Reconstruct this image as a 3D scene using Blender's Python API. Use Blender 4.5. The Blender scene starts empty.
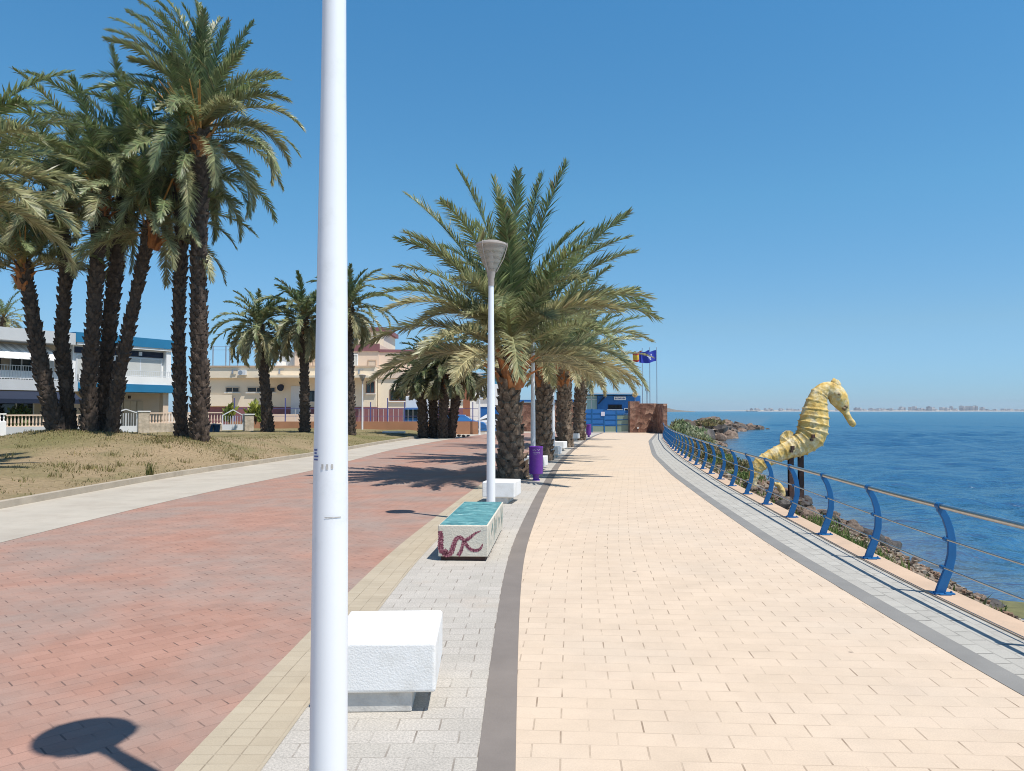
import bpy, math, random
import numpy as np
from mathutils import Vector, Matrix, noise as mnoise

random.seed(7)
rng = np.random.default_rng(11)
R = math.radians
scene = bpy.context.scene
COL = scene.collection

# ------------------------------------------------------------------ camera
F = 770.0
EYE = 1.75
PITCH = math.atan(25.5 / F)
cam = bpy.data.cameras.new('camera')
cam.sensor_width = 36.0
cam.lens = F / 1024 * 36.0
cam.clip_start = 0.05
cam.clip_end = 40000
camo = bpy.data.objects.new('camera', cam)
COL.objects.link(camo)
camo.location = (0, 0, EYE)
camo.rotation_euler = (R(90) + PITCH, 0, 0)
scene.camera = camo


def at(px, py, Y):
    """Surveying help: the point of the place at depth Y seen at a photo pixel."""
    a = (px - 512) / F
    b = -(py - 385.5) / F
    dx, dy, dz = a, math.cos(PITCH) - b * math.sin(PITCH), math.sin(PITCH) + b * math.cos(PITCH)
    k = Y / dy
    return Vector((dx * k, Y, EYE + dz * k))


# ------------------------------------------------------------------ mesh helper
class MB:
    def __init__(s):
        s.v = []; s.f = []; s.m = []; s.uv = []; s.c = None

    def add(s, verts, faces, mat=0, uvs=None):
        o = len(s.v)
        s.v.extend([tuple(p) for p in verts])
        for i, f in enumerate(faces):
            s.f.append([o + k for k in f]); s.m.append(mat)
            s.uv.append(uvs[i] if uvs else None)
        return s

    def box(s, x0, x1, y0, y1, z0, z1, mat=0):
        v = [(x0, y0, z0), (x1, y0, z0), (x1, y1, z0), (x0, y1, z0), (x0, y0, z1), (x1, y0, z1), (x1, y1, z1), (x0, y1, z1)]
        return s.add(v, [(0, 3, 2, 1), (4, 5, 6, 7), (0, 1, 5, 4), (1, 2, 6, 5), (2, 3, 7, 6), (3, 0, 4, 7)], mat)

    def tube(s, pts, rad, n=8, mat=0, caps=True, squash=None):
        pts = [Vector(p) for p in pts]
        N = len(pts)
        if not hasattr(rad, '__len__'): rad = [rad] * N
        up = None; vs = []; fs = []
        for i in range(N):
            t = (pts[min(i + 1, N - 1)] - pts[max(i - 1, 0)])
            t = t.normalized() if t.length > 1e-9 else Vector((0, 0, 1))
            if up is None:
                up = Vector((1, 0, 0)) if abs(t.x) < .9 else Vector((0, 1, 0))
            up = (up - t * up.dot(t)).normalized()
            w = t.cross(up)
            for k in range(n):
                a = 2 * math.pi * k / n
                vs.append(pts[i] + up * (rad[i] * math.cos(a)) + w * (rad[i] * math.sin(a)))
        for i in range(N - 1):
            for k in range(n):
                k2 = (k + 1) % n
                fs.append((i * n + k, i * n + k2, (i + 1) * n + k2, (i + 1) * n + k))
        if caps:
            fs.append(tuple(range(n - 1, -1, -1)))
            fs.append(tuple((N - 1) * n + k for k in range(n)))
        return s.add(vs, fs, mat)

    def lathe(s, prof, n=20, mat=0, c=(0, 0, 0), closed=False):
        vs = []; fs = []
        for (r, z) in prof:
            for k in range(n):
                a = 2 * math.pi * k / n
                vs.append((c[0] + r * math.cos(a), c[1] + r * math.sin(a), c[2] + z))
        P = len(prof)
        for i in range(P if closed else P - 1):
            j = (i + 1) % P
            for k in range(n):
                k2 = (k + 1) % n
                fs.append((i * n + k, i * n + k2, j * n + k2, j * n + k))
        if not closed:
            fs.append(tuple(range(n - 1, -1, -1)))
            fs.append(tuple((P - 1) * n + k for k in range(n)))
        return s.add(vs, fs, mat)

    def build(s, name, mats, parent=None, smooth=False, bevel=0, seg=2, auto=None):
        me = bpy.data.meshes.new(name)
        me.from_pydata(s.v, [], s.f)
        if not isinstance(mats, (list, tuple)): mats = [mats]
        for m in mats: me.materials.append(m)
        me.polygons.foreach_set('material_index', s.m)
        if smooth:
            me.polygons.foreach_set('use_smooth', [True] * len(s.f))
        if any(u is not None for u in s.uv):
            l = me.uv_layers.new(name='UVMap'); flat = []
            for f, u in zip(s.f, s.uv):
                for k in range(len(f)): flat.extend(u[k] if u else (0, 0))
            l.data.foreach_set('uv', flat)
        me.update()
        o = bpy.data.objects.new(name, me)
        COL.objects.link(o)
        if parent: o.parent = parent
        if bevel:
            b = o.modifiers.new('bevel', 'BEVEL'); b.width = bevel; b.segments = seg; b.limit_method = 'ANGLE'
            b.harden_normals = False
        if auto is not None:
            me.polygons.foreach_set('use_smooth', [True] * len(s.f))
            me.set_sharp_from_angle(angle=R(auto))
        return o


def np_mesh(name, V, Q, T, mats, parent=None, col=None, smooth=True):
    """mesh from numpy verts, quads and tris, with a colour per vertex"""
    me = bpy.data.meshes.new(name)
    nq, nt = len(Q), len(T)
    me.vertices.add(len(V)); me.vertices.foreach_set('co', np.asarray(V, np.float32).ravel())
    loops = np.concatenate([np.asarray(Q, np.int32).ravel(), np.asarray(T, np.int32).ravel()])
    me.loops.add(len(loops)); me.loops.foreach_set('vertex_index', loops)
    me.polygons.add(nq + nt)
    st = np.concatenate([np.arange(nq) * 4, nq * 4 + np.arange(nt) * 3]).astype(np.int32)
    me.polygons.foreach_set('loop_start', st)
    me.polygons.foreach_set('loop_total', np.concatenate([np.full(nq, 4), np.full(nt, 3)]).astype(np.int32))
    me.polygons.foreach_set('use_smooth', np.full(nq + nt, smooth))
    if col is not None:
        a = me.color_attributes.new('tint', 'FLOAT_COLOR', 'POINT')
        c4 = np.ones((len(V), 4), np.float32); c4[:, :3] = col
        a.data.foreach_set('color', c4.ravel())
    if not isinstance(mats, (list, tuple)): mats = [mats]
    for m in mats: me.materials.append(m)
    me.update(calc_edges=True); me.validate()
    o = bpy.data.objects.new(name, me); COL.objects.link(o)
    if parent: o.parent = parent
    return o


def tag(o, label=None, cat=None, group=None, kind=None):
    if label: o['label'] = label
    if cat: o['category'] = cat
    if group: o['group'] = group
    if kind: o['kind'] = kind
    return o


def thing(name, loc, label, cat, rz=0, group=None):
    o = bpy.data.objects.new(name, None); COL.objects.link(o)
    o.location = loc; o.rotation_euler = (0, 0, rz); o.empty_display_size = .2
    return tag(o, label, cat, group)


def dup(o, loc=None, rz=None, parent=None):
    c = o.copy(); COL.objects.link(c)
    if parent: c.parent = parent
    if loc is not None: c.location = loc
    if rz is not None: c.rotation_euler = (0, 0, rz)
    for ch in list(o.children): dup(ch, parent=c)
    return c


def struct(o):
    o['kind'] = 'structure'; return o


# ------------------------------------------------------------------ materials
def new_mat(name):
    m = bpy.data.materials.new(name); m.use_nodes = True
    nt = m.node_tree
    return m, nt, nt.nodes['Principled BSDF'], nt.nodes, nt.links


def N(nodes, typ, **kw):
    n = nodes.new(typ)
    for k, v in kw.items():
        if k.startswith('i_'): n.inputs[k[2:].replace('_', ' ')].default_value = v
        else: setattr(n, k, v)
    return n


def ramp(nodes, stops):
    r = nodes.new('ShaderNodeValToRGB'); e = r.color_ramp.elements
    while len(e) < len(stops): e.new(.5)
    for k, (p, c) in enumerate(stops):
        e[k].position = p; e[k].color = (*c, 1) if len(c) == 3 else c
    return r


def pm(name, col, rough=.6, var=.12, scale=3., bump=.15, bscale=60., metal=0, spec=.5, dirt=None, dscale=1.2, dlo=.55, dhi=.75, coord='Object'):
    """plain procedural surface: a colour with uneven tone, optional dirt patches and a fine bump"""
    m, nt, b, n, l = new_mat(name)
    tc = N(n, 'ShaderNodeTexCoord')
    nz = N(n, 'ShaderNodeTexNoise', i_Scale=scale, i_Detail=6., i_Roughness=.65)
    l.new(tc.outputs[coord], nz.inputs['Vector'])
    lo = [max(0, c * (1 - var)) for c in col]; hi = [min(1, c * (1 + var)) for c in col]
    r = ramp(n, [(.3, lo), (.7, hi)]); l.new(nz.outputs['Fac'], r.inputs['Fac'])
    out = r.outputs['Color']
    if dirt:
        d = N(n, 'ShaderNodeTexNoise', i_Scale=dscale, i_Detail=8., i_Roughness=.7)
        l.new(tc.outputs[coord], d.inputs['Vector'])
        dr = ramp(n, [(dlo, (0, 0, 0)), (dhi, (1, 1, 1))]); l.new(d.outputs['Fac'], dr.inputs['Fac'])
        mx = N(n, 'ShaderNodeMixRGB'); mx.inputs['Color2'].default_value = (*dirt, 1)
        l.new(dr.outputs['Color'], mx.inputs['Fac']); l.new(out, mx.inputs['Color1']); out = mx.outputs['Color']
    l.new(out, b.inputs['Base Color'])
    b.inputs['Roughness'].default_value = rough; b.inputs['Metallic'].default_value = metal
    b.inputs['Specular IOR Level'].default_value = spec
    if bump:
        bn = N(n, 'ShaderNodeTexNoise', i_Scale=bscale, i_Detail=4.)
        l.new(tc.outputs[coord], bn.inputs['Vector'])
        bp = N(n, 'ShaderNodeBump', i_Strength=bump, i_Distance=.01)
        l.new(bn.outputs['Fac'], bp.inputs['Height']); l.new(bp.outputs['Normal'], b.inputs['Normal'])
    return m


def pavers(name, c1, c2, mortar, bw, bh, rot=0, gap=.006, offset=.5, patch=None, patch2=None, speck=None, spots=0, rough=.75, rowfade=.4, grime=.12):
    """brick-laid pavers on UVs measured in metres"""
    m, nt, b, n, l = new_mat(name)
    tc = N(n, 'ShaderNodeTexCoord')
    mp = N(n, 'ShaderNodeMapping'); mp.inputs['Rotation'].default_value = (0, 0, rot)
    l.new(tc.outputs['UV'], mp.inputs['Vector'])
    wob = N(n, 'ShaderNodeTexNoise', i_Scale=.9, i_Detail=2.)
    l.new(tc.outputs['UV'], wob.inputs['Vector'])
    wm = N(n, 'ShaderNodeVectorMath', operation='MULTIPLY_ADD')
    wm.inputs[1].default_value = (.02, .02, 0); l.new(wob.outputs['Color'], wm.inputs[0]); l.new(mp.outputs['Vector'], wm.inputs[2])
    br = N(n, 'ShaderNodeTexBrick', offset=offset, squash=1.0)
    br.inputs['Scale'].default_value = 1; br.inputs['Mortar Size'].default_value = gap; br.inputs['Mortar Smooth'].default_value = .35
    br.inputs['Bias'].default_value = 0; br.inputs['Brick Width'].default_value = bw; br.inputs['Row Height'].default_value = bh
    br.inputs['Color1'].default_value = (*c1, 1); br.inputs['Color2'].default_value = (*c2, 1); br.inputs['Mortar'].default_value = (*c1, 1)
    l.new(wm.outputs['Vector'], br.inputs['Vector'])
    out = br.outputs['Color']
    if patch:
        for (pc, sc, lo, hi, amt) in ([patch] + ([patch2] if patch2 else [])):
            pn = N(n, 'ShaderNodeTexNoise', i_Scale=sc, i_Detail=5., i_Roughness=.6)
            l.new(tc.outputs['UV'], pn.inputs['Vector'])
            pr = ramp(n, [(lo, (0, 0, 0)), (hi, (amt, amt, amt))]); l.new(pn.outputs['Fac'], pr.inputs['Fac'])
            mx = N(n, 'ShaderNodeMixRGB'); mx.inputs['Color2'].default_value = (*pc, 1)
            l.new(pr.outputs['Color'], mx.inputs['Fac']); l.new(out, mx.inputs['Color1']); out = mx.outputs['Color']
    # fine grain
    gn = N(n, 'ShaderNodeTexNoise', i_Scale=110. if not speck else 75., i_Detail=3., i_Roughness=.8)
    l.new(tc.outputs['UV'], gn.inputs['Vector'])
    g = .10 if not speck else speck
    gr = ramp(n, [(.32, (1 - g,) * 3), (.62, (1 + g * .5,) * 3)]); l.new(gn.outputs['Fac'], gr.inputs['Fac'])
    mg = N(n, 'ShaderNodeMixRGB', blend_type='MULTIPLY'); mg.inputs['Fac'].default_value = 1
    l.new(out, mg.inputs['Color1']); l.new(gr.outputs['Color'], mg.inputs['Color2']); out = mg.outputs['Color']
    # wear, broad and streaky
    gn2 = N(n, 'ShaderNodeTexNoise', i_Scale=1.7, i_Detail=9., i_Roughness=.72)
    l.new(tc.outputs['UV'], gn2.inputs['Vector'])
    gr2 = ramp(n, [(.3, (1 - grime,) * 3), (.6, (1.02,) * 3)]); l.new(gn2.outputs['Fac'], gr2.inputs['Fac'])
    mg2 = N(n, 'ShaderNodeMixRGB', blend_type='MULTIPLY'); mg2.inputs['Fac'].default_value = 1
    l.new(out, mg2.inputs['Color1']); l.new(gr2.outputs['Color'], mg2.inputs['Color2']); out = mg2.outputs['Color']
    # joints: dark ones and filled ones
    jn = N(n, 'ShaderNodeTexNoise', i_Scale=3.3, i_Detail=4.)
    l.new(tc.outputs['UV'], jn.inputs['Vector'])
    jr = ramp(n, [(.40, (.06,) * 3), (.66, (1,) * 3)]); l.new(jn.outputs['Fac'], jr.inputs['Fac'])
    # long row joints are filled with sand and read fainter than the cross joints
    sv = N(n, 'ShaderNodeSeparateXYZ'); l.new(wm.outputs['Vector'], sv.inputs[0])
    dv_ = N(n, 'ShaderNodeMath', operation='DIVIDE'); dv_.inputs[1].default_value = bh; l.new(sv.outputs['Y'], dv_.inputs[0])
    fr_ = N(n, 'ShaderNodeMath', operation='PINGPONG'); fr_.inputs[1].default_value = .5; l.new(dv_.outputs[0], fr_.inputs[0])
    lt = N(n, 'ShaderNodeMath', operation='LESS_THAN'); lt.inputs[1].default_value = gap * 1.1 / bh; l.new(fr_.outputs[0], lt.inputs[0])
    rf = N(n, 'ShaderNodeMath', operation='MULTIPLY_ADD'); rf.inputs[1].default_value = rowfade - 1; rf.inputs[2].default_value = 1; l.new(lt.outputs[0], rf.inputs[0])
    jq = N(n, 'ShaderNodeMath', operation='MULTIPLY'); l.new(br.outputs['Fac'], jq.inputs[0]); l.new(rf.outputs[0], jq.inputs[1])
    jm = N(n, 'ShaderNodeMath', operation='MULTIPLY'); l.new(jq.outputs[0], jm.inputs[0]); l.new(jr.outputs['Color'], jm.inputs[1])
    mj = N(n, 'ShaderNodeMixRGB'); mj.inputs['Color2'].default_value = (*mortar, 1)
    l.new(jm.outputs[0], mj.inputs['Fac']); l.new(out, mj.inputs['Color1']); out = mj.outputs['Color']
    if spots:
        vz = N(n, 'ShaderNodeTexVoronoi', i_Scale=1.1); l.new(tc.outputs['UV'], vz.inputs['Vector'])
        vr = ramp(n, [(.016, (spots,) * 3), (.03, (0, 0, 0))]); l.new(vz.outputs['Distance'], vr.inputs['Fac'])
        ms = N(n, 'ShaderNodeMixRGB'); ms.inputs['Color2'].default_value = (.12, .09, .07, 1)
        l.new(vr.outputs['Color'], ms.inputs['Fac']); l.new(out, ms.inputs['Color1']); out = ms.outputs['Color']
    l.new(out, b.inputs['Base Color']); b.inputs['Roughness'].default_value = rough
    b.inputs['Specular IOR Level'].default_value = .3
    h = N(n, 'ShaderNodeMath', operation='MULTIPLY_ADD'); h.inputs[1].default_value = -1; l.new(br.outputs['Fac'], h.inputs[0])
    sg = N(n, 'ShaderNodeMath', operation='MULTIPLY'); sg.inputs[1].default_value = .25; l.new(gn.outputs['Fac'], sg.inputs[0]); l.new(sg.outputs[0], h.inputs[2])
    bp = N(n, 'ShaderNodeBump', i_Strength=.35, i_Distance=.006); l.new(h.outputs[0], bp.inputs['Height']); l.new(bp.outputs['Normal'], b.inputs['Normal'])
    return m


def leaf_mat(name, trans=.3, rough=.42, spec=.45):
    m, nt, b, n, l = new_mat(name)
    a = N(n, 'ShaderNodeAttribute', attribute_name='tint')
    l.new(a.outputs['Color'], b.inputs['Base Color'])
    b.inputs['Roughness'].default_value = rough; b.inputs['Specular IOR Level'].default_value = spec
    t = N(n, 'ShaderNodeBsdfTranslucent'); l.new(a.outputs['Color'], t.inputs['Color'])
    mx = N(n, 'ShaderNodeMixShader'); mx.inputs['Fac'].default_value = trans
    l.new(b.outputs[0], mx.inputs[1]); l.new(t.outputs[0], mx.inputs[2])
    l.new(mx.outputs[0], n['Material Output'].inputs['Surface'])
    return m


def glass_mat(name, col=(.02, .03, .035), rough=.05):
    m, nt, b, n, l = new_mat(name)
    b.inputs['Base Color'].default_value = (*col, 1); b.inputs['Roughness'].default_value = rough
    b.inputs['Specular IOR Level'].default_value = .7
    tc = N(n, 'ShaderNodeTexCoord'); nz = N(n, 'ShaderNodeTexNoise', i_Scale=.7)
    l.new(tc.outputs['Object'], nz.inputs['Vector'])
    bp = N(n, 'ShaderNodeBump', i_Strength=.05, i_Distance=.05); l.new(nz.outputs['Fac'], bp.inputs['Height']); l.new(bp.outputs['Normal'], b.inputs['Normal'])
    return m


M = {}
M['tan'] = pavers('tan_pavers', (.60, .475, .35), (.63, .50, .372), (.29, .215, .15), .30, .165, rot=R(3.4), gap=.006, spots=.8, grime=.11, rowfade=.3,
                  patch=((.56, .47, .37), .5, .45, .75, .6), patch2=((.62, .45, .33), 1.1, .6, .8, .4))
M['grey_paver'] = pavers('speckled_grey_pavers', (.45, .415, .36), (.49, .45, .395), (.22, .185, .15), .235, .165, gap=.006, speck=.32,
                         patch=((.52, .39, .28), .8, .58, .75, .45))
M['light_paver'] = pavers('pale_grey_pavers', (.40, .38, .335), (.445, .425, .375), (.10, .095, .085), .22, .14, rot=R(90), gap=.009, rowfade=.45, speck=.12)
M['yellow_paver'] = pavers('straw_pavers', (.425, .355, .255), (.46, .39, .285), (.25, .20, .14), .135, .105, gap=.005, offset=0,
                           patch=((.42, .35, .25), .7, .5, .75, .4))
M['red_paver'] = pavers('red_brick_pavers', (.375, .207, .152), (.415, .235, .175), (.13, .085, .07), .24, .115, rot=R(-45), gap=.006, grime=.18, rowfade=.25,
                        patch=((.325, .25, .21), .6, .38, .62, .85), patch2=((.45, .235, .175), 1.6, .54, .72, .35))
M['dark_band'] = pm('dark_kerb_stone', (.205, .175, .15), .7, .12, 1.5, .2, 90, coord='UV')
M['dark_band_sea'] = pm('grey_kerb_stone', (.225, .215, .195), .7, .12, 1.5, .2, 90, coord='UV')
M['pale_concrete'] = pm('pale_concrete', (.45, .405, .335), .8, .1, .7, .2, 70, dirt=(.36, .31, .25), dscale=.8, dlo=.48, dhi=.75, coord='UV')
M['kerb'] = pm('concrete_kerb', (.42, .36, .28), .8, .16, 2, .3, 40, dirt=(.27, .22, .16), dscale=.9)
M['kerb_tan'] = pm('tan_kerb_concrete', (.52, .375, .26), .8, .12, 1.5, .25, 60, dirt=(.42, .33, .24), dscale=2)
M['sand'] = pm('pale_ground', (.48, .41, .32), .9, .15, .4, .2, 8)
M['orange_clay'] = pm('terracotta_paint', (.42, .205, .11), .8, .12, .8, .1, 30)
M['white_paint'] = pm('white_rough_paint', (.82, .81, .78), .6, .025, 6, .3, 95, dirt=(.60, .57, .50), dscale=2.6, dlo=.52, dhi=.85)
M['plinth'] = pm('plinth_concrete', (.58, .55, .50), .8, .15, 6, .3, 60, dirt=(.36, .32, .27), dscale=4)
M['pole_white'] = pm('white_lacquered_steel', (.80, .81, .82), .38, .02, 2, .02, 30, dirt=(.60, .61, .59), dscale=1.6, dlo=.54, dhi=.8)
M['blue_metal'] = pm('blue_painted_steel', (.002, .098, .275), .5, .2, 4, .05, 50, dirt=(.008, .115, .28), dscale=5)
M['steel'] = pm('brushed_steel', (.55, .52, .48), .3, .1, 20, .03, 200, metal=1)
M['rust'] = pm('rusty_steel', (.055, .028, .02), .8, .5, 6, .5, 40, dirt=(.16, .055, .025), dscale=4)
M['purple'] = pm('purple_plastic', (.13, .025, .30), .42, .15, 5, .05, 40, dirt=(.20, .06, .36), dscale=6)
M['white_mark'] = pm('white_lettering', (.62, .6, .68), .6, .05)
M['blue_mark'] = pm('blue_ink', (.10, .12, .30), .6, .1)
M['grey_mark'] = pm('grey_scuff', (.50, .47, .43), .8, .2, 30)
M['lamp_plastic'] = None
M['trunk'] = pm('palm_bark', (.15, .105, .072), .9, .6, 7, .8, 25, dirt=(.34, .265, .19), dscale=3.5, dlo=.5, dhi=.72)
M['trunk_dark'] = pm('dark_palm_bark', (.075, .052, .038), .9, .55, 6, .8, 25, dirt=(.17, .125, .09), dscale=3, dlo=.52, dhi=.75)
M['boot'] = pm('orange_leaf_base', (.36, .135, .04), .7, .35, 8, .3, 40, dirt=(.20, .10, .05), dscale=5)
M['stalk'] = pm('orange_fruit_stalk', (.52, .25, .06), .6, .25, 5, .1)
M['leaf'] = leaf_mat('palm_leaflet', .38)
M['bush_leaf'] = leaf_mat('shrub_leaf', .3, .55, .3)
M['grass'] = leaf_mat('grass_blade', .3, .7, .2)
M['rock'] = pm('shore_rock', (.14, .10, .075), .9, .6, 3.2, 1., 9, dirt=(.25, .195, .15), dscale=2.6, dlo=.46, dhi=.66)
def _vary(m, lo, hi):
    nt = m.node_tree; n = nt.nodes; l = nt.links; b = n['Principled BSDF']; src = b.inputs['Base Color'].links[0].from_socket
    oi = n.new('ShaderNodeObjectInfo'); r = ramp(n, [(0, lo), (.5, (1, 1, 1)), (1, hi)]); r.color_ramp.interpolation = 'LINEAR'; l.new(oi.outputs['Random'], r.inputs['Fac'])
    mg = n.new('ShaderNodeMixRGB'); mg.blend_type = 'MULTIPLY'; mg.inputs['Fac'].default_value = 1; l.new(src, mg.inputs['Color1']); l.new(r.outputs['Color'], mg.inputs['Color2']); l.new(mg.outputs['Color'], b.inputs['Base Color'])
_vary(M['rock'], (.5, .48, .47), (1.2, 1.08, 1.0))
M['rock_dark'] = pm('wet_dark_rock', (.055, .045, .038), .6, .45, 2.6, .9, 12, dirt=(.12, .10, .07), dscale=2)
# lamp shade: milky ribbed plastic that lets the sky through
def _lamp_plastic():
    m, nt, b, n, l = new_mat('milky_ribbed_plastic')
    b.inputs['Base Color'].default_value = (.58, .53, .46, 1); b.inputs['Roughness'].default_value = .25
    tr = N(n, 'ShaderNodeBsdfTransparent'); tr.inputs['Color'].default_value = (.92, .90, .87, 1)
    tc = N(n, 'ShaderNodeTexCoord'); sx = N(n, 'ShaderNodeSeparateXYZ'); l.new(tc.outputs['Object'], sx.inputs[0])
    w = N(n, 'ShaderNodeMath', operation='MULTIPLY'); w.inputs[1].default_value = 75.; l.new(sx.outputs['Z'], w.inputs[0])
    s = N(n, 'ShaderNodeMath', operation='SINE'); l.new(w.outputs[0], s.inputs[0])
    q = N(n, 'ShaderNodeMath', operation='MULTIPLY_ADD'); q.inputs[1].default_value = .07; q.inputs[2].default_value = .37; l.new(s.outputs[0], q.inputs[0])
    mx = N(n, 'ShaderNodeMixShader'); l.new(q.outputs[0], mx.inputs['Fac'])
    l.new(tr.outputs[0], mx.inputs[1]); l.new(b.outputs[0], mx.inputs[2]); l.new(mx.outputs[0], n['Material Output'].inputs['Surface'])
    return m
M['lamp_plastic'] = _lamp_plastic()
M['lamp_metal'] = pm('grey_cast_metal', (.36, .31, .27), .5, .15, 10, .1)


def sea_mat():
    m, nt, b, n, l = new_mat('sea_water')
    at_ = N(n, 'ShaderNodeAttribute', attribute_name='tint')
    tc = N(n, 'ShaderNodeTexCoord')
    pn = N(n, 'ShaderNodeTexNoise', i_Scale=.012, i_Detail=4.)
    mp = N(n, 'ShaderNodeMapping'); mp.inputs['Scale'].default_value = (1, 3.5, 1); l.new(tc.outputs['Object'], mp.inputs['Vector']); l.new(mp.outputs['Vector'], pn.inputs['Vector'])
    pr = ramp(n, [(.35, (.85,) * 3), (.65, (1.12,) * 3)]); l.new(pn.outputs['Fac'], pr.inputs['Fac'])
    mg = N(n, 'ShaderNodeMixRGB', blend_type='MULTIPLY'); mg.inputs['Fac'].default_value = 1
    l.new(at_.outputs['Color'], mg.inputs['Color1']); l.new(pr.outputs['Color'], mg.inputs['Color2'])
    last = None
    for (sc, det, dist, st, sy, rz) in ((.13, 3., 1.0, .4, 2.0, -.3), (.9, 4., .26, .95, 1.6, -.22), (2.4, 2., .066, .95, 1.3, -.3)):
        mp = N(n, 'ShaderNodeMapping'); mp.inputs['Scale'].default_value = (1, sy, 1); mp.inputs['Rotation'].default_value = (0, 0, rz)
        l.new(tc.outputs['Object'], mp.inputs['Vector'])
        nz = N(n, 'ShaderNodeTexNoise', i_Scale=sc, i_Detail=det, i_Roughness=.55); l.new(mp.outputs['Vector'], nz.inputs['Vector'])
        bp = N(n, 'ShaderNodeBump', i_Strength=st, i_Distance=dist); l.new(nz.outputs['Fac'], bp.inputs['Height'])
        if last: l.new(last.outputs['Normal'], bp.inputs['Normal'])
        last = bp
    n.remove(b)
    # wave facets never present the flat sheet's full grazing mirror, so the mirror share is capped
    df = N(n, 'ShaderNodeBsdfDiffuse'); l.new(mg.outputs['Color'], df.inputs['Color'])
    gs = N(n, 'ShaderNodeBsdfGlossy', i_Roughness=.14); gs.inputs['Color'].default_value = (.72, .90, 1, 1); l.new(last.outputs['Normal'], gs.inputs['Normal'])
    fr = N(n, 'ShaderNodeFresnel', i_IOR=1.33); l.new(last.outputs['Normal'], fr.inputs['Normal'])
    mr = N(n, 'ShaderNodeMapRange'); mr.inputs['From Min'].default_value = .12; mr.inputs['From Max'].default_value = .72; mr.inputs['To Min'].default_value = .015; mr.inputs['To Max'].default_value = .60
    l.new(fr.outputs[0], mr.inputs['Value'])
    mx = N(n, 'ShaderNodeMixShader'); l.new(mr.outputs[0], mx.inputs['Fac']); l.new(df.outputs[0], mx.inputs[1]); l.new(gs.outputs[0], mx.inputs[2])
    l.new(mx.outputs[0], n['Material Output'].inputs['Surface'])
    return m
M['sea'] = sea_mat()


def lawn_mat():
    m, nt, b, n, l = new_mat('dry_lawn')
    tc = N(n, 'ShaderNodeTexCoord')
    n1 = N(n, 'ShaderNodeTexNoise', i_Scale=.22, i_Detail=7., i_Roughness=.65); l.new(tc.outputs['Object'], n1.inputs['Vector'])
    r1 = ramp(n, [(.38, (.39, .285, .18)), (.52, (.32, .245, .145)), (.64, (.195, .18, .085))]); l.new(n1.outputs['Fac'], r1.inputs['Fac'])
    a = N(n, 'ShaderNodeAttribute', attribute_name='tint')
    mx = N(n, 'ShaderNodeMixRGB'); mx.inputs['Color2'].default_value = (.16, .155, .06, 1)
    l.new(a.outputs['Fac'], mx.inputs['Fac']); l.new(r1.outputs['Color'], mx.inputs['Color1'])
    n2 = N(n, 'ShaderNodeTexNoise', i_Scale=9., i_Detail=6., i_Roughness=.8); l.new(tc.outputs['Object'], n2.inputs['Vector'])
    r2 = ramp(n, [(.3, (.6,) * 3), (.7, (1.25,) * 3)]); l.new(n2.outputs['Fac'], r2.inputs['Fac'])
    mg = N(n, 'ShaderNodeMixRGB', blend_type='MULTIPLY'); mg.inputs['Fac'].default_value = 1
    l.new(mx.outputs['Color'], mg.inputs['Color1']); l.new(r2.outputs['Color'], mg.inputs['Color2'])
    l.new(mg.outputs['Color'], b.inputs['Base Color']); b.inputs['Roughness'].default_value = .95; b.inputs['Specular IOR Level'].default_value = .1
    bp = N(n, 'ShaderNodeBump', i_Strength=.8, i_Distance=.06); l.new(n2.outputs['Fac'], bp.inputs['Height']); l.new(bp.outputs['Normal'], b.inputs['Normal'])
    return m
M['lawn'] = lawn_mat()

# ------------------------------------------------------------------ plan curves: x as a function of y
YS = np.arange(-8, 70.01, .25)


def smooth_curve(pts, k=9, ext=True):
    p = np.array(pts, float)
    ys = np.arange(-14, 78.01, .25)
    x = np.interp(ys, p[:, 0], p[:, 1])
    lo = p[0]; s0 = (p[1, 1] - p[0, 1]) / (p[1, 0] - p[0, 0]); x[ys < lo[0]] = lo[1] + (ys[ys < lo[0]] - lo[0]) * s0
    hi = p[-1]; s1 = (p[-1, 1] - p[-2, 1]) / (p[-1, 0] - p[-2, 0]); x[ys > hi[0]] = hi[1] + (ys[ys > hi[0]] - hi[0]) * s1
    ker = np.hanning(2 * k + 3); ker /= ker.sum()
    xp = np.pad(x, (k + 1, k + 1), mode='reflect', reflect_type='odd')
    x = np.convolve(xp, ker, 'valid')
    return lambda y: np.interp(y, ys, x)


C1R = smooth_curve([(0, -.02), (3.74, .015), (5, .032), (7.13, .07), (8.37, .104), (9.9, .172), (12.18, .353), (15.85, .667), (19.24, 1.0), (24.6, 1.52), (34.1, 2.73), (46.5, 4.56), (56, 6.2), (66, 8.2)])
RL = smooth_curve([(0, -6.9), (10.2, -6.8), (15, -6.73), (19, -6.3), (22.95, -5.81), (34.5, -5.47), (45, -4.3), (56.8, -2.36), (66, -.5)], 16)
KL = smooth_curve([(0, -9.2), (13.75, -9.14), (20.1, -9.03), (30.3, -7.67), (42, -6.9), (54, -5.7), (58, -4.9), (66, -3)], 12)
C2L = smooth_curve([(0, 3.12), (4.71, 3.13), (5.88, 3.16), (7.61, 3.24), (9.98, 3.357), (12.36, 3.55), (16, 3.87), (21.4, 4.39), (30.6, 5.55), (45, 7.95), (56, 10.3), (66, 12.4)])
RAIL = smooth_curve([(0, 3.95), (3, 3.97), (5.6, 4.03), (7.38, 4.106), (9.1, 4.24), (10.78, 4.41), (12.64, 4.59), (14.49, 4.78), (17.97, 5.13), (21.9, 5.6), (28.1, 6.37), (36, 7.5), (48, 9.5), (58, 11.4), (66, 13.)], 5)
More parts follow.
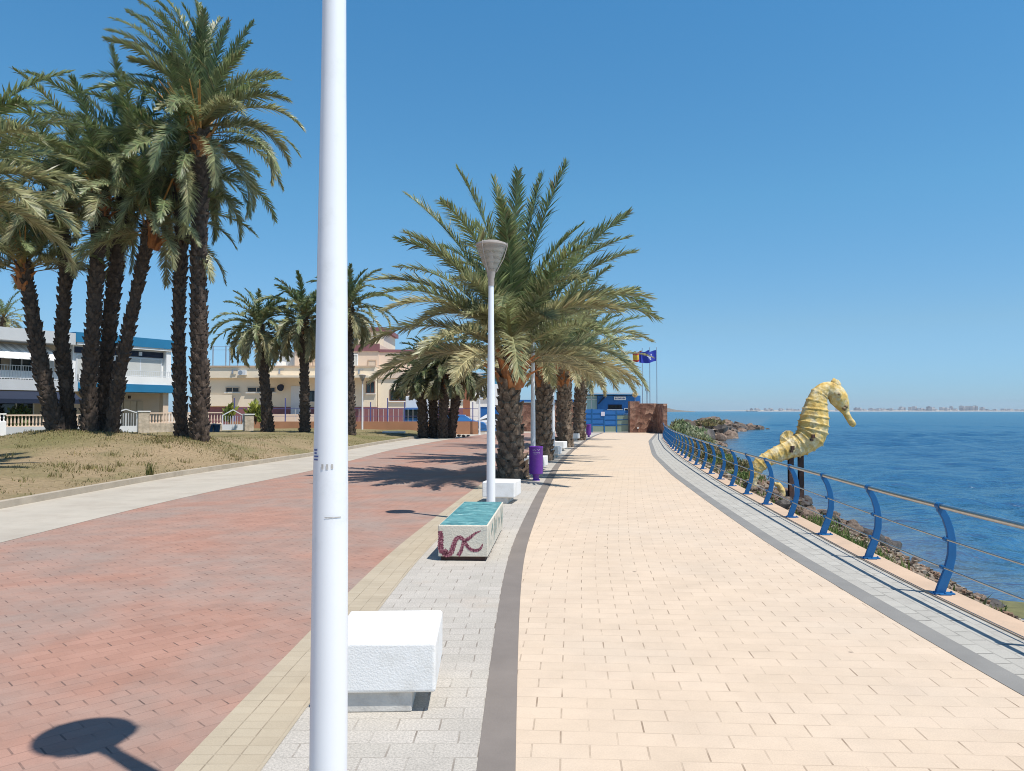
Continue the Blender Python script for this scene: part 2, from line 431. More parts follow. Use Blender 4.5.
SHORE = smooth_curve([(0, 5.4), (7, 6.0), (10.6, 6.6), (16, 7.6), (19.6, 8.1), (25, 8.9), (31, 10.1), (36, 10.9), (49, 13.6), (60, 16.3), (70, 19)], 6)


def slope_cos(fn, y):
    d = (fn(y + .3) - fn(y - .3)) / .6
    return 1 / np.sqrt(1 + d * d)


def off(fn, d):
    return lambda y: fn(y) + d / slope_cos(fn, y)


def strip(name, A, B, mat, z=0., y0=-8, y1=62, step=.5, uorg=None, zf=None):
    ys = np.arange(y0, y1 + 1e-6, step)
    xa, xb = A(ys), B(ys)
    cs = slope_cos(A, ys)
    arc = np.concatenate([[0], np.cumsum(np.hypot(np.diff(xa), np.diff(ys)))]) + y0
    mb = MB(); n = 1
    verts = []; faces = []; uvs = []
    for i, y in enumerate(ys):
        verts += [(xa[i], y, z), (xb[i], y, z)]
    for i in range(len(ys) - 1):
        faces.append((2 * i, 2 * i + 1, 2 * i + 3, 2 * i + 2))
        wa, wb = (xb[i] - xa[i]) * cs[i], (xb[i + 1] - xa[i + 1]) * cs[i + 1]
        uvs.append([(0, arc[i]), (wa, arc[i]), (wb, arc[i + 1]), (0, arc[i + 1])])
    mb.add(verts, faces, 0, uvs)
    return struct(mb.build(name, mat))


def kerb(name, A, B, mat, z0, z1, y0=-8, y1=62, step=.5):
    ys = np.arange(y0, y1 + 1e-6, step)
    xa, xb = A(ys), B(ys); mb = MB(); v = []; f = []
    for i, y in enumerate(ys):
        v += [(xa[i], y, z0), (xa[i], y, z1), (xb[i], y, z1), (xb[i], y, z0)]
    for i in range(len(ys) - 1):
        a, b = 4 * i, 4 * i + 4
        for k in range(3): f.append((a + k, a + k + 1, b + k + 1, b + k))
    mb.add(v, f)
    return struct(mb.build(name, mat))


C1L = off(C1R, -.19); GL = off(C1R, -1.24); YL = off(C1R, -1.66)
C2R = off(C2L, .19); KIN = off(RAIL, -.13); KOUT = off(RAIL, .15)

strip('promenade_paving', C1R, C2L, M['tan'])
strip('dark_border', C1L, C1R, M['dark_band'], z=.003)
strip('grey_pavement', GL, C1L, M['grey_paver'])
strip('straw_border', YL, GL, M['yellow_paver'], z=.002)
strip('red_brick_road', RL, YL, M['red_paver'])
strip('concrete_path', KL, RL, M['pale_concrete'], z=.003)
strip('seaside_border', C2L, C2R, M['dark_band_sea'], z=.003)
strip('seaside_pavement', C2R, KIN, M['light_paver'])
kerb('seaside_kerb', KIN, KOUT, M['kerb_tan'], -.6, .012, y1=64)
kerb('lawn_kerb', off(KL, -.16), KL, M['kerb'], -.1, .13)
# end of the road in front of the far fence and wall: one sheet, a little below the strips
mb = MB(); mb.add([(-9, 61.9, -.004), (14, 61.9, -.004), (20, 75, -.004), (-9, 75, -.004)], [(0, 1, 2, 3)], 0, [[(0, 0), (23, 0), (29, 13), (0, 13)]])
struct(mb.build('far_pavement', M['pale_concrete']))

# ---- land under everything (to the horizon on the land side) and seabed bank
mb = MB(); ys = np.arange(-60, 75, 3.)
v = []; f = []
for i, y in enumerate(ys):
    v += [(-900, y, -.06), (float(RAIL(min(max(y, -8), 66))) + .05, y, -.06)]
for i in range(len(ys) - 1): f.append((2 * i, 2 * i + 1, 2 * i + 3, 2 * i + 2))
k = len(v)
EDGE = [(13.6, 72), (15.5, 90), (16, 130), (8, 300), (-60, 900), (-2000, 3500)]
v += [(-900, 72, -.06)] + [(x, y, -.06) for x, y in EDGE] + [(-2000, 72, -.06)]
f.append(tuple(range(k, k + 8)))
k = len(v)          # the land's edge slopes down under the water
for (x, y) in [(float(RAIL(62)), 62), (float(RAIL(66)), 66)] + EDGE: v += [(x + .0, y, -.061), (x + 5 + y * .01, y, -1.6)]
for i in range(7): f.append((k + 2 * i, k + 2 * i + 1, k + 2 * i + 3, k + 2 * i + 2))
mb.add(v, f)
struct(mb.build('ground', M['sand']))

M['bank'] = pm('earth_bank', (.235, .175, .12), .95, .4, 2.2, 1., 7, dirt=(.15, .115, .08), dscale=1.4, dlo=.42, dhi=.62)
ys = np.arange(-6, 70.1, .8); nu = 12
V = []; Q = []
def bank_z(u, y, x):
    base = -.16 - .84 * max(0, u) ** 1.35 if u <= 1 else -1 - 1.0 * (u - 1)
    nn = mnoise.noise(Vector((x * .9, y * .9, 1.3))) * .13 + mnoise.noise(Vector((x * 2.6, y * 2.6, 4))) * .05
    return base + nn * min(1, u * 4)
US = [0, .06, .14, .24, .35, .47, .6, .73, .87, 1.0, 1.2, 1.6, 2.2]
for y in ys:
    a = float(KOUT(y)) - .02; b = float(SHORE(y))
    for u in US:
        x = a + (b - a) * u; V.append((x, y, bank_z(u, y, x)))
for i in range(len(ys) - 1):
    for k in range(len(US) - 1):
        o = i * len(US) + k; Q.append((o, o + 1, o + 1 + len(US), o + len(US)))
mb = MB(); mb.add(V, Q); struct(mb.build('shore_bank', M['bank'], smooth=True))


def bank_at(x, y):
    a = float(KOUT(y)); b = float(SHORE(y)); u = (x - a) / (b - a)
    return bank_z(u, y, x)

# ---- sea: real waves near the shore, a rippled sheet beyond
angs = np.concatenate([np.linspace(-35, 0, 15)[:-1], np.linspace(0, 62, 330), np.linspace(62, 140, 24)[1:]])
rad = np.concatenate([[0], np.geomspace(4, 230, 560), np.geomspace(240, 6200, 50)])
V = np.zeros((len(rad), len(angs), 3), np.float64); Cc = np.zeros_like(V)
for i, r in enumerate(rad):
    V[i, :, 0] = r * np.sin(np.radians(angs)); V[i, :, 1] = r * np.cos(np.radians(angs))
wz = np.zeros(V.shape[:2]); wr_ = np.random.default_rng(3)
rr0 = np.hypot(V[..., 0], V[..., 1]); wave_d = np.radians(-62)
wx = V[..., 0] + .35 * np.sin(V[..., 1] * .31 + .4) + .2 * np.sin(V[..., 1] * .83 + V[..., 0] * .2); wy = V[..., 1] + .5 * np.sin(V[..., 0] * .23) + .25 * np.sin(V[..., 0] * .71 + 1)
for k in range(46):
    lam = .55 * (8. / .55) ** ((k + .5) / 46); th = wave_d + wr_.normal(0, .40); amp = .0078 * lam ** .85; ph = wr_.uniform(0, 6.28)
    q = 6.283 / lam * (wx * math.cos(th) + wy * math.sin(th)) + ph
    fade = np.clip((lam / (np.maximum(rr0, 4) * .0073) - 2.2) / 2., 0, 1)
    wz += amp * (np.sin(q) + .22 * np.sin(2 * q + .5)) * fade
gust = .75 + .45 * np.sin(V[..., 0] * .05 + 1.3 * np.sin(V[..., 1] * .04)) * np.sin(V[..., 1] * .09 + .6)
wz *= gust
V[..., 2] = -1.0
sh = np.where(V[..., 1] < 70, SHORE(np.clip(V[..., 1], -8, 70)), 19 + (V[..., 1] - 70) * .35)
dsh = np.clip((V[..., 0] - sh), -1, 1e6)
V[..., 2] += wz * np.clip(.25 + dsh / 5, .15, 1) * np.clip((230 - rr0) / 60, 0, 1)
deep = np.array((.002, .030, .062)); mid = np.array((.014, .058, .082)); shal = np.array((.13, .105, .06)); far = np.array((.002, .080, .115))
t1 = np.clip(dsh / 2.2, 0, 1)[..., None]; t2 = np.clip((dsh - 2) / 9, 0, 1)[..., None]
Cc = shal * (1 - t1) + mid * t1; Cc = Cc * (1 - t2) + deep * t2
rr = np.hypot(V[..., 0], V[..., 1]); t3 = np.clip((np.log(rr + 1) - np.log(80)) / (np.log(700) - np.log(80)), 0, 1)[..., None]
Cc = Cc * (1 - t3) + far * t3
na = len(angs); idx = np.arange(len(rad) * na).reshape(len(rad), na)
Q = np.stack([idx[:-1, :-1], idx[:-1, 1:], idx[1:, 1:], idx[1:, :-1]], -1).reshape(-1, 4)[:, ::-1]
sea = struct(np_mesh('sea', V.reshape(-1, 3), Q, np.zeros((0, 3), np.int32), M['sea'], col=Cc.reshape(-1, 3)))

# ---- lawn
CTRL = [(-9, 12, .12), (-12, 14, .18), (-12, 20, .35), (-11.3, 27, .62), (-15, 27, .74), (-20, 25, .6), (-17, 40, .5), (-14, 45, .55), (-9, 50, .3), (-25, 45, .45), (-40, 45, .45), (-6, 56, .3), (-4.2, 57.5, .25), (-9, 57, .35), (-14, 57, .45), (-20, 60, .45), (-35, 20, .5), (-40, 60, .45), (-20, 12, .3), (-26, 15, .35)]
MOUNDS = [(-11.2, 27, .16, 2.2), (-15.2, 27.5, .26, 2.6), (-16.5, 27, .14, 2)]


def lawn_z(x, y):
    d = float(KL(min(max(y, -8), 66))) - .16 - x
    s = 0; w = 0
    for (cx, cy, cz) in CTRL:
        q = 1 / (((x - cx) ** 2 + (y - cy) ** 2) ** 1.5 + 2.); s += q * cz; w += q
    z = s / w
    t = max(0, min(1, d / 3.2)); t = t * t * (3 - 2 * t)
    z = .115 + (z - .115) * t
    for (cx, cy, h, r) in MOUNDS: z += h * math.exp(-((x - cx) ** 2 + (y - cy) ** 2) / (r * r)) * t
    return z + t * .035 * mnoise.noise(Vector((x * .6, y * .6, 0))) + t * .015 * mnoise.noise(Vector((x * 2, y * 2, 0)))


ys = np.arange(-6, 60.1, .6); ts = np.concatenate([np.linspace(0, 1, 22) ** 1.25 * 16, np.arange(18, 60, 3.)])
V = []; Cc = []
for y in ys:
    k = float(off(KL, -.16)(np.array([y]))[0])
    for t in ts:
        x = k - t; V.append((x, y, lawn_z(x, y)))
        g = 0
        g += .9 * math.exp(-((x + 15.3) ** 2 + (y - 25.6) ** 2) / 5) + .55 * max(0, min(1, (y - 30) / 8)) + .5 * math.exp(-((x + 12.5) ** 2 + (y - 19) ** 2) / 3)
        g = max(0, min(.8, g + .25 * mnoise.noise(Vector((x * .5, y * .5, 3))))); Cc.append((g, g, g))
nt_ = len(ts); idx = np.arange(len(V)).reshape(len(ys), nt_)
Q = np.stack([idx[:-1, :-1], idx[1:, :-1], idx[1:, 1:], idx[:-1, 1:]], -1).reshape(-1, 4)
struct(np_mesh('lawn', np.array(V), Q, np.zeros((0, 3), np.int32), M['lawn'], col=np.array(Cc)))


def blades(name, pts, hmin, hmax, w, cols, mat, lean=.5):
    n = len(pts); P = np.array(pts)
    h = rng.uniform(hmin, hmax, n); a = rng.uniform(0, 6.283, n); b = rng.uniform(0, 6.283, n)
    side = np.stack([np.cos(a), np.sin(a), 0 * a], 1) * (w * rng.uniform(.6, 1.4, n))[:, None]
    le = np.stack([np.cos(b), np.sin(b), 0 * a], 1) * (h * lean * rng.uniform(.2, 1, n))[:, None]
    mid = P + le * .35 + np.stack([0 * h, 0 * h, h * .6], 1); tip = P + le + np.stack([0 * h, 0 * h, h], 1)
    V = np.stack([P - side, P + side, mid + side * .7, mid - side * .7, tip], 1)
    o = np.arange(n)[:, None] * 5
    Q = np.concatenate([o, o + 1, o + 2, o + 3], 1); T = np.concatenate([o + 3, o + 2, o + 4], 1)
    cols = np.array(cols); c = cols[rng.integers(0, len(cols), n)] * rng.uniform(.7, 1.3, (n, 1))
    return np_mesh(name, V.reshape(-1, 3), Q, T, mat, col=np.repeat(c, 5, 0))


pts = []
while len(pts) < 9000:
    y = random.uniform(9, 40) if random.random() < .8 else random.uniform(40, 55)
    k = float(KL(y)) - .2; x = k - abs(random.gauss(0, 1)) * 6
    if x < -.70 * y: continue
    if mnoise.noise(Vector((x * .7, y * .7, 9))) < .05 and random.random() < .85: continue
    pts.append((x, y, lawn_z(x, y) - .01))
for k in range(5000):      # longer grass round the trunks
    cx, cy, r = random.choice([(-11.2, 26.6, 1.6), (-11.2, 26.6, 1.6), (-14.8, 26.6, 2.2), (-16, 26.6, 1.5)])
    x = random.gauss(cx, r * .6); y = random.gauss(cy, r * .5); pts.append((x, y, lawn_z(x, y)))
g = blades('grass', pts, .02, .075, .009, [(.36, .27, .14), (.26, .20, .08), (.17, .16, .055), (.13, .14, .05), (.33, .25, .13)], M['grass'], .7)
tag(g, 'short dry straw coloured grass on the lawn beside the concrete path', 'grass', kind='stuff')
pts = []
for k in range(70):
    y = random.uniform(11, 30); cx = float(KL(y)) - .25 - abs(random.gauss(0, 1)) * 5
    for q in range(random.randint(12, 40)): x = cx + random.gauss(0, .12); yy = y + random.gauss(0, .12); pts.append((x, yy, lawn_z(x, yy) - .01))
g2 = blades('grass', pts, .05, .17, .011, [(.33, .26, .12), (.20, .19, .07), (.27, .23, .10)], M['grass'], .8)
tag(g2, 'taller tufts of half dry grass scattered over the lawn', 'grass', kind='stuff')
# a weed in the kerb joint
w = blades('weed', [(float(KL(19.6)) - .17 + random.gauss(0, .05), 19.6 + random.gauss(0, .05), .11) for _ in range(40)], .15, .42, .012, [(.12, .13, .04), (.2, .17, .07)], M['grass'], .5)
tag(w, 'tall dry weed growing from the lawn kerb in front of the paired tall palms', 'weed')
# ------------------------------------------------------------------ palms
YOUNG = np.array((.13, .19, .07)); MIDC = np.array((.26, .295, .14)); OLD = np.array((.48, .43, .24)); DRY = np.array((.34, .235, .115))


def age_col(a):
    if a < .45: return YOUNG + (MIDC - YOUNG) * (a / .45)
    return MIDC + (OLD - MIDC) * min(1, (a - .45) / .55)


def frond(L, e0, drop, azim, twist=0., bend=0., n=44, lw=.034, ll=.52, wind=(0, 0), dark=1., age=.5, vlift=24, droop=.16):
    s = np.linspace(0, 1, n)
    el = e0 - drop * s ** 1.35
    ds = L / (n - 1)
    r = np.concatenate([[0], np.cumsum(np.cos(el[:-1]) * ds)]); z = np.concatenate([[0], np.cumsum(np.sin(el[:-1]) * ds)])
    lat = bend * L * s ** 2
    P = np.stack([r, lat, z], 1)
    T = np.gradient(P, axis=0); T /= np.linalg.norm(T, axis=1)[:, None]
    S0 = np.array([0, 1., 0]); Nn = np.cross(T, S0); Nn /= np.linalg.norm(Nn, axis=1)[:, None]; Nn *= np.sign(Nn[:, 2:3] * 0 + 1)
    Nn = np.where((np.cos(el) > 0)[:, None] & (Nn[:, 2:3] < 0), -Nn, Nn)
    S = np.cross(Nn, T)
    tw = twist * s[:, None]
    S, Nn = S * np.cos(tw) + Nn * np.sin(tw), Nn * np.cos(tw) - S * np.sin(tw)
    Vs = []; Qs = []; Ts = []; Cs = []
    base = age_col(age) * dark
    o = 0
    # midrib
    rw = .045 * (1 - s) ** .8 + .006
    ring = np.stack([P + S * rw[:, None], P + Nn * rw[:, None] * .6, P - S * rw[:, None]], 1)
    Vs.append(ring.reshape(-1, 3)); i = np.arange(n - 1)[:, None] * 3
    for k in range(3):
        k2 = (k + 1) % 3
        Qs.append(np.concatenate([i + k, i + k2, i + 3 + k2, i + 3 + k], 1))
    rc = np.outer(np.clip(1 - s * 2.2, 0, 1), np.array((.34, .22, .08))) + np.outer(np.clip(s * 2.2, 0, 1), base * 1.35)
    Cs.append(np.repeat(rc, 3, 0)); o = n * 3
    i0 = int(n * .16)
    for sg in (-1, 1):
        for sub in (0, .5):
            q = np.arange(i0, n - 1); m = len(q); f = sub + rng.uniform(-.2, .2, m)
            sc = (q + f) / (n - 1)
            Pq = P[q] + (P[np.minimum(q + 1, n - 1)] - P[q]) * np.clip(f, 0, 1)[:, None]
            l = ll * (np.sin(np.pi * np.clip(.10 + .86 * sc, 0, 1)) ** .55) * rng.uniform(.82, 1.12, m)
            al = np.radians(62 - 36 * sc + rng.normal(0, 6, m)); be = np.radians(vlift + rng.normal(0, 17, m))
            D = T[q] * np.cos(al)[:, None] + S[q] * (sg * np.sin(al) * np.cos(be))[:, None] + Nn[q] * (np.sin(al) * np.sin(be))[:, None]
            W = T[q] - D * np.sum(T[q] * D, 1)[:, None]; W /= np.linalg.norm(W, axis=1)[:, None] + 1e-9
            w = lw * rng.uniform(.7, 1.2, m)[:, None]
            dz = np.zeros((m, 3)); dz[:, 2] = -droop * l * rng.uniform(.3, 1.6, m)
            A = Pq - W * w * .5; B = Pq + W * w * .5
            mid = Pq + D * (l * .5)[:, None] + dz * .22
            C = mid + W * w * .55; Dd = mid - W * w * .55; E = Pq + D * l[:, None] + dz
            Vs.append(np.stack([A, B, C, Dd, E], 1).reshape(-1, 3))
            b = o + np.arange(m)[:, None] * 5
            Qs.append(np.concatenate([b, b + 1, b + 2, b + 3], 1)); Ts.append(np.concatenate([b + 3, b + 2, b + 4], 1))
            cc = base * (rng.uniform(.5, 1.05, (m, 1)) + .75 * rng.random((m, 1)) ** 3) + rng.normal(0, .006, (m, 3))
            tipdry = np.clip((rng.random(m) - .8) * 5, 0, 1)[:, None] * .6
            cc = cc * (1 - tipdry) + DRY * dark * tipdry
            Cs.append(np.repeat(np.clip(cc, .005, 1), 5, 0)); o += m * 5
    V = np.concatenate(Vs)
    ca, sa = math.cos(azim), math.sin(azim)
    V = np.stack([V[:, 0] * ca - V[:, 1] * sa, V[:, 0] * sa + V[:, 1] * ca, V[:, 2]], 1)
    rr = np.linalg.norm(V, axis=1) / L
    V[:, 0] += wind[0] * L * rr ** 2; V[:, 1] += wind[1] * L * rr ** 2
    return V, np.concatenate(Qs), np.concatenate(Ts), np.concatenate(Cs)


def crown_mesh(name, parent, apex, fr, dz=.5):
    """fr: list of dicts for frond(); apex in thing space"""
    Vs, Qs, Ts, Cs = [], [], [], []; o = 0
    for k, kw in enumerate(fr):
        off0 = kw.pop('off', (0, 0, 0))
        V, Q, T, C = frond(**kw)
        V = V + np.array(apex) + np.array(off0)
        Vs.append(V); Qs.append(Q + o); Ts.append(T + o); Cs.append(C); o += len(V)
    return np_mesh(name, np.concatenate(Vs), np.concatenate(Qs), np.concatenate(Ts), M['leaf'], parent, np.concatenate(Cs), smooth=False)


def auto_fronds(nf, L, emax=82, emin=-30, wind=(0, 0), dark=1., seed=0, dropk=1., n=40, lw=.034, az_skip=None, agek=1., ll=None, base_r=.18):
    rd = random.Random(seed); out = []
    for k in range(nf):
        t = (k + .5) / nf
        az = k * 2.399963 + rd.uniform(-.25, .25)
        e = emax + (emin - emax) * t ** .95 + rd.uniform(-7, 7)
        Lk = L * (.80 + .25 * math.sin(math.pi * min(1, t * 1.1 + .12))) * rd.uniform(.88, 1.1)
        drop = R(28 + 62 * max(0, math.cos(R(e))) * rd.uniform(.75, 1.25)) * dropk
        out.append(dict(L=Lk, e0=R(e), drop=drop, azim=az, twist=rd.uniform(-.7, .7), bend=rd.uniform(-.12, .12), n=n, lw=lw,
                        ll=(ll or .125 * L) * rd.uniform(.9, 1.1), wind=wind, dark=dark, age=min(1, max(0, t * agek + rd.uniform(-.15, .15))),
                        off=(base_r * math.cos(az) * t, base_r * math.sin(az) * t, -.55 * t)))
    return out


def trunk_mesh(parent, path, rad, mat, boots=True, bs=1., nside=16, seed=0, bs0=1.):
    """tapered trunk ringed by old leaf bases; path is a list of points in thing space"""
    rd = random.Random(seed)
    P = [Vector(p) for p in path]
    # resample smoothly
    pts = []; rs = []
    segs = len(P) - 1; tot = sum((P[i + 1] - P[i]).length for i in range(segs))
    nn = max(10, int(tot / .14))
    def cr(i, t):
        p0 = P[max(i - 1, 0)]; p1 = P[i]; p2 = P[i + 1]; p3 = P[min(i + 2, segs)]
        return .5 * ((2 * p1) + (p2 - p0) * t + (2 * p0 - 5 * p1 + 4 * p2 - p3) * t * t + (3 * p1 - p0 - 3 * p2 + p3) * t ** 3)
    for k in range(nn + 1):
        u = k / nn * segs; i = min(int(u), segs - 1); t = u - i
        pts.append(cr(i, t)); r = rad[i] + (rad[i + 1] - rad[i]) * t
        rs.append(r * (1 + .05 * mnoise.noise(Vector((seed, k * .3, 0)))))
    rs = [r * bs0 for r in rs]
    mb = MB(); mb.tube(pts, [r * .93 for r in rs], nside)
    for k in range(len(mb.v)):
        v = Vector(mb.v[k]); mb.v[k] = tuple(v + Vector((1, 1, 0)) * .02 * mnoise.noise(v * 5))
    if boots:
        for k in range(1, nn):
            c = pts[k]; t = (pts[k + 1] - pts[k - 1]).normalized() if k < nn else Vector((0, 0, 1))
            u = t.cross(Vector((0, 1, 0))).normalized(); w = t.cross(u); r = rs[k]
            nb = max(7, int(6.283 * r / (.30 * bs)))
            for j in range(nb):
                a = 6.283 * (j + .5 * (k % 2) + rd.uniform(-.15, .15)) / nb
                d = u * math.cos(a) + w * math.sin(a); sd = u * -math.sin(a) + w * math.cos(a)
                if rd.random() < .16: continue
                hw = 3.14 * r / nb * rd.uniform(.75, 1.05); h = .17 * bs * rd.uniform(.6, 1.7); pr = .07 * bs * rd.uniform(.3, 1.9)
                b = c + d * (r * .88)
                tip = b + d * (pr + r * .1) + t * h
                vs = [b - sd * hw, b + sd * hw, b + t * h * .8 + sd * hw * .5, b + t * h * .8 - sd * hw * .5,
                      tip - sd * hw * .45, tip + sd * hw * .45, b + d * (r * .14 + pr * .3) - t * .02]
                mb.add(vs, [(0, 6, 4), (6, 5, 4), (6, 1, 5), (1, 2, 5), (0, 4, 3), (4, 5, 2, 3)])
    return mb.build('trunk', mat, parent), pts, rs


def sheath_mesh(parent, top, r, nsh, L, seed=0, hang=.5, mat='boot', spread=1.):
    """dead frond bases fanning out under the crown"""
    rd = random.Random(seed); mb = MB(); top = Vector(top)
    mb.lathe([(r * .9, -hang), (r * 1.02, -hang * .5), (r * .95, .05)], 14, c=tuple(top))
    for k in range(nsh):
        a = k * 2.4 + rd.uniform(-.3, .3); z0 = -rd.uniform(0, hang)
        d = Vector((math.cos(a), math.sin(a), 0)); sd = Vector((-d.y, d.x, 0))
        b = top + d * r * .8 + Vector((0, 0, z0)); l = L * rd.uniform(.6, 1.2)
        e = rd.uniform(.5, 1.25) * spread
        w = r * rd.uniform(.28, .5)
        up = Vector((0, 0, 1))
        m1 = b + d * l * .35 * math.cos(e) + up * l * .5 * math.sin(e); t1 = b + d * l * math.cos(e) + up * l * math.sin(e)
        th = d * .035 - up * .01
        vs = [b - sd * w - up * .12, b + sd * w - up * .12, m1 + sd * w * .75, m1 - sd * w * .75, t1 + sd * w * .22, t1 - sd * w * .22,
              b - up * .12 + th * 2, m1 + th * 1.6, t1 + th]
        mb.add(vs, [(0, 6, 7, 3), (6, 1, 2, 7), (3, 7, 8, 5), (7, 2, 4, 8), (1, 0, 3, 2), (2, 3, 5, 4), (0, 1, 6), (5, 8, 4)])
    return mb.build('leaf_bases', M[mat], parent)


def palm(name, base, path_w, rad, nf, L, label, group, seed, mat='trunk', emax=82, emin=-30, wind=(0, 0), dark=1., sheaths=0, n=40, lw=.034, dropk=1., agek=1., extra=None, boots=True, bs=1., ll=None, shL=.5, minz=None, tk=1.):
    base = Vector(base)
    root = thing(name, base, label, 'palm tree', group=group)
    path = [Vector(p) - base for p in path_w]
    path[0] = path[0] - Vector((0, 0, .15))
    _, pts, rs = trunk_mesh(root, path, rad, M[mat], boots, bs, seed=seed, bs0=tk)
    apex = pts[-1] + Vector((0, 0, .15))
    fr = auto_fronds(nf, L, emax, emin, wind, dark, seed, dropk, n, lw, agek=agek, ll=ll)
    if extra: fr += extra
    if minz is not None:
        for f in fr:      # old fronds bend only as far as the crown's lower edge
            for _ in range(14):
                ss = np.linspace(0, 1, 30); ee = f['e0'] - f['drop'] * ss ** 1.35
                if base.z + apex.z + f.get('off', (0, 0, 0))[2] + f['L'] * np.sin(ee).mean() > minz: break
                f['drop'] *= .86; f['e0'] += .03; f['L'] *= .985
    crown_mesh('crown', root, apex, fr)
    if sheaths: sheath_mesh(root, pts[-1] - Vector((0, 0, .22)), rs[-1], sheaths, shL, seed, hang=.75)
    return root


def W(px, py, Y): return at(px, py, Y)


def aimed(apex, px, py, Y0, dy, L=None, droopf=.9, **kw):
    """a frond whose tip goes to the photo's tip; dy = how far behind (+) or before (-) the trunk it reaches"""
    tip = at(px, py, Y0 + dy) - Vector(apex)
    h = math.hypot(tip.x, tip.y); az = math.atan2(tip.y, tip.x)
    ch = math.atan2(tip.z, h); d = droopf
    e0 = ch + d * .55
    Lc = tip.length * (1 + .05 * d * d)
    return dict(L=Lc, e0=e0, drop=d, azim=az, n=84, **kw)


# --- the row between road and promenade
ROW = 'date palms in a row beside the promenade'
wr = (-.05, .02)
d1 = 20.1; b1 = at(513, 477, d1); b1.z = 0
t1 = at(512, 350, d1)
ap1 = t1 + Vector((0, 0, .15))
ex = []
for (px, py, dy, dr, ag) in [(572, 165, .3, .25, .1), (545, 176, .9, .2, .1), (520, 170, -.6, .25, .15), (490, 180, .6, .25, .1), (447, 172, -.2, .45, .2), (395, 202, .3, .55, .3),
                             (396, 243, -.9, .7, .45), (363, 300, -.6, 1.0, .6), (384, 332, -1.3, 1.2, .8), (415, 350, -1.7, 1.4, .9), (468, 330, -1.9, 1.2, .7), (553, 333, -1.9, 1.2, .75), (637, 220, -.3, .45, .3), (643, 264, .4, .7, .4),
                             (655, 318, -.6, 1.05, .6), (622, 330, -1.2, 1.2, .75), (590, 300, -2.6, 1.2, .6), (450, 300, -2.7, 1.2, .6), (505, 215, -2.0, .6, .35), (470, 230, 1.8, .6, .3), (600, 240, 1.8, .6, .4),
                             (425, 330, .8, 1.3, .7)]:
    ex.append(aimed(ap1, px, py, d1, dy, droopf=dr, twist=random.uniform(-.6, .6), lw=.029, ll=.70, age=ag))
palm('date_palm', b1, [b1, at(511, 440, d1), at(509, 395, d1), t1], [.41, .30, .28, .31], 30, 4.3, 'nearest date palm of the promenade row with thick shaggy trunk beside purple bin', ROW, 3,
     emax=75, emin=8, wind=wr, sheaths=34, minz=2.3, extra=ex, lw=.029, n=80, agek=1.0, dropk=.95, ll=.6, shL=.62)
rows = [(543, 461, 27.5, 545, 357, [.38, .28, .28, .31], 38, 4.3, 5, 'second date palm of the promenade row, its crown merging behind the nearest one'),
        (566, 447, 37.5, 563, 366, [.42, .34, .34, .36], 38, 4.3, 8, 'third date palm of the promenade row, with a stout trunk beside white benches'),
        (579, 440, 46.5, 582, 368, [.42, .34, .34, .36], 38, 4.4, 13, 'farthest date palm of the promenade row, by the far purple bin')]
for (bx, by, d, tx, ty, rad, nf, L, sd, lab) in rows:
    b = at(bx, by, d); b.z = 0; t = at(tx, ty, d)
    palm('date_palm', b, [b, b.lerp(t, .35) + Vector((-.05, 0, 0)), b.lerp(t, .7), t], rad, nf, L, lab, ROW, sd, emax=78, emin=6, wind=wr, sheaths=28, minz=2.5, n=62, lw=.037, agek=1.0, dropk=.78, ll=.6, shL=.6)

# --- tall grove on the lawn at the left
GR = 'tall date palms standing on the lawn'


def gz(px, d):
    x = (px - 512) / F * d
    return Vector((x, d, lawn_z(x, d)))


D = 27.
wl = (-.13, .05)
grove = [  # base px, depth, trunk points (px,py), radii, fronds, L, seed, label, extra kw
    (58, 27.0, [(45, 385), (37, 345), (30, 300), (24, 262)], [.52, .46, .40, .36, .38], 40, 4.0, 21, 'leftmost palm of the lawn clump, its short stout trunk bent to the left', dict(emax=75, emin=8, dropk=.8)),
    (70, 27.6, [(66, 385), (62, 340), (65, 280), (62, 200)], [.42, .38, .36, .34, .36], 40, 4.0, 22, 'dark upright palm standing second from left in the lawn clump', {}),
    (90, 27.2, [(89, 385), (92, 340), (97, 265), (102, 190)], [.46, .42, .42, .40, .44], 44, 4.2, 23, 'thick trunked palm in the middle of the lawn clump', {}),
    (101, 28.0, [(105, 385), (110, 320), (120, 237), (128, 165)], [.46, .42, .42, .40, .42], 44, 4.2, 24, 'palm close behind the clump centre with trunk leaning slightly right', {}),
    (112, 27.4, [(118, 385), (131, 318), (144, 258), (153, 222)], [.40, .36, .34, .34, .40], 46, 3.9, 25, 'rightmost palm of the lawn clump, its slim trunk leaning right', dict(emin=-15)),
    (182, 27.6, [(180, 385), (179, 320), (181, 250), (182, 165)], [.30, .27, .27, .27, .36], 42, 4.0, 26, 'slimmer left palm of the paired tall palms on the grass mound', dict(emin=-28)),
    (200, 27.0, [(200, 385), (199, 320), (199, 240), (201, 132)], [.42, .38, .35, .34, .46], 30, 4.1, 27, 'tallest palm on the lawn, right one of the pair with orange fruit stalks', dict(emax=75, emin=-40)),
]
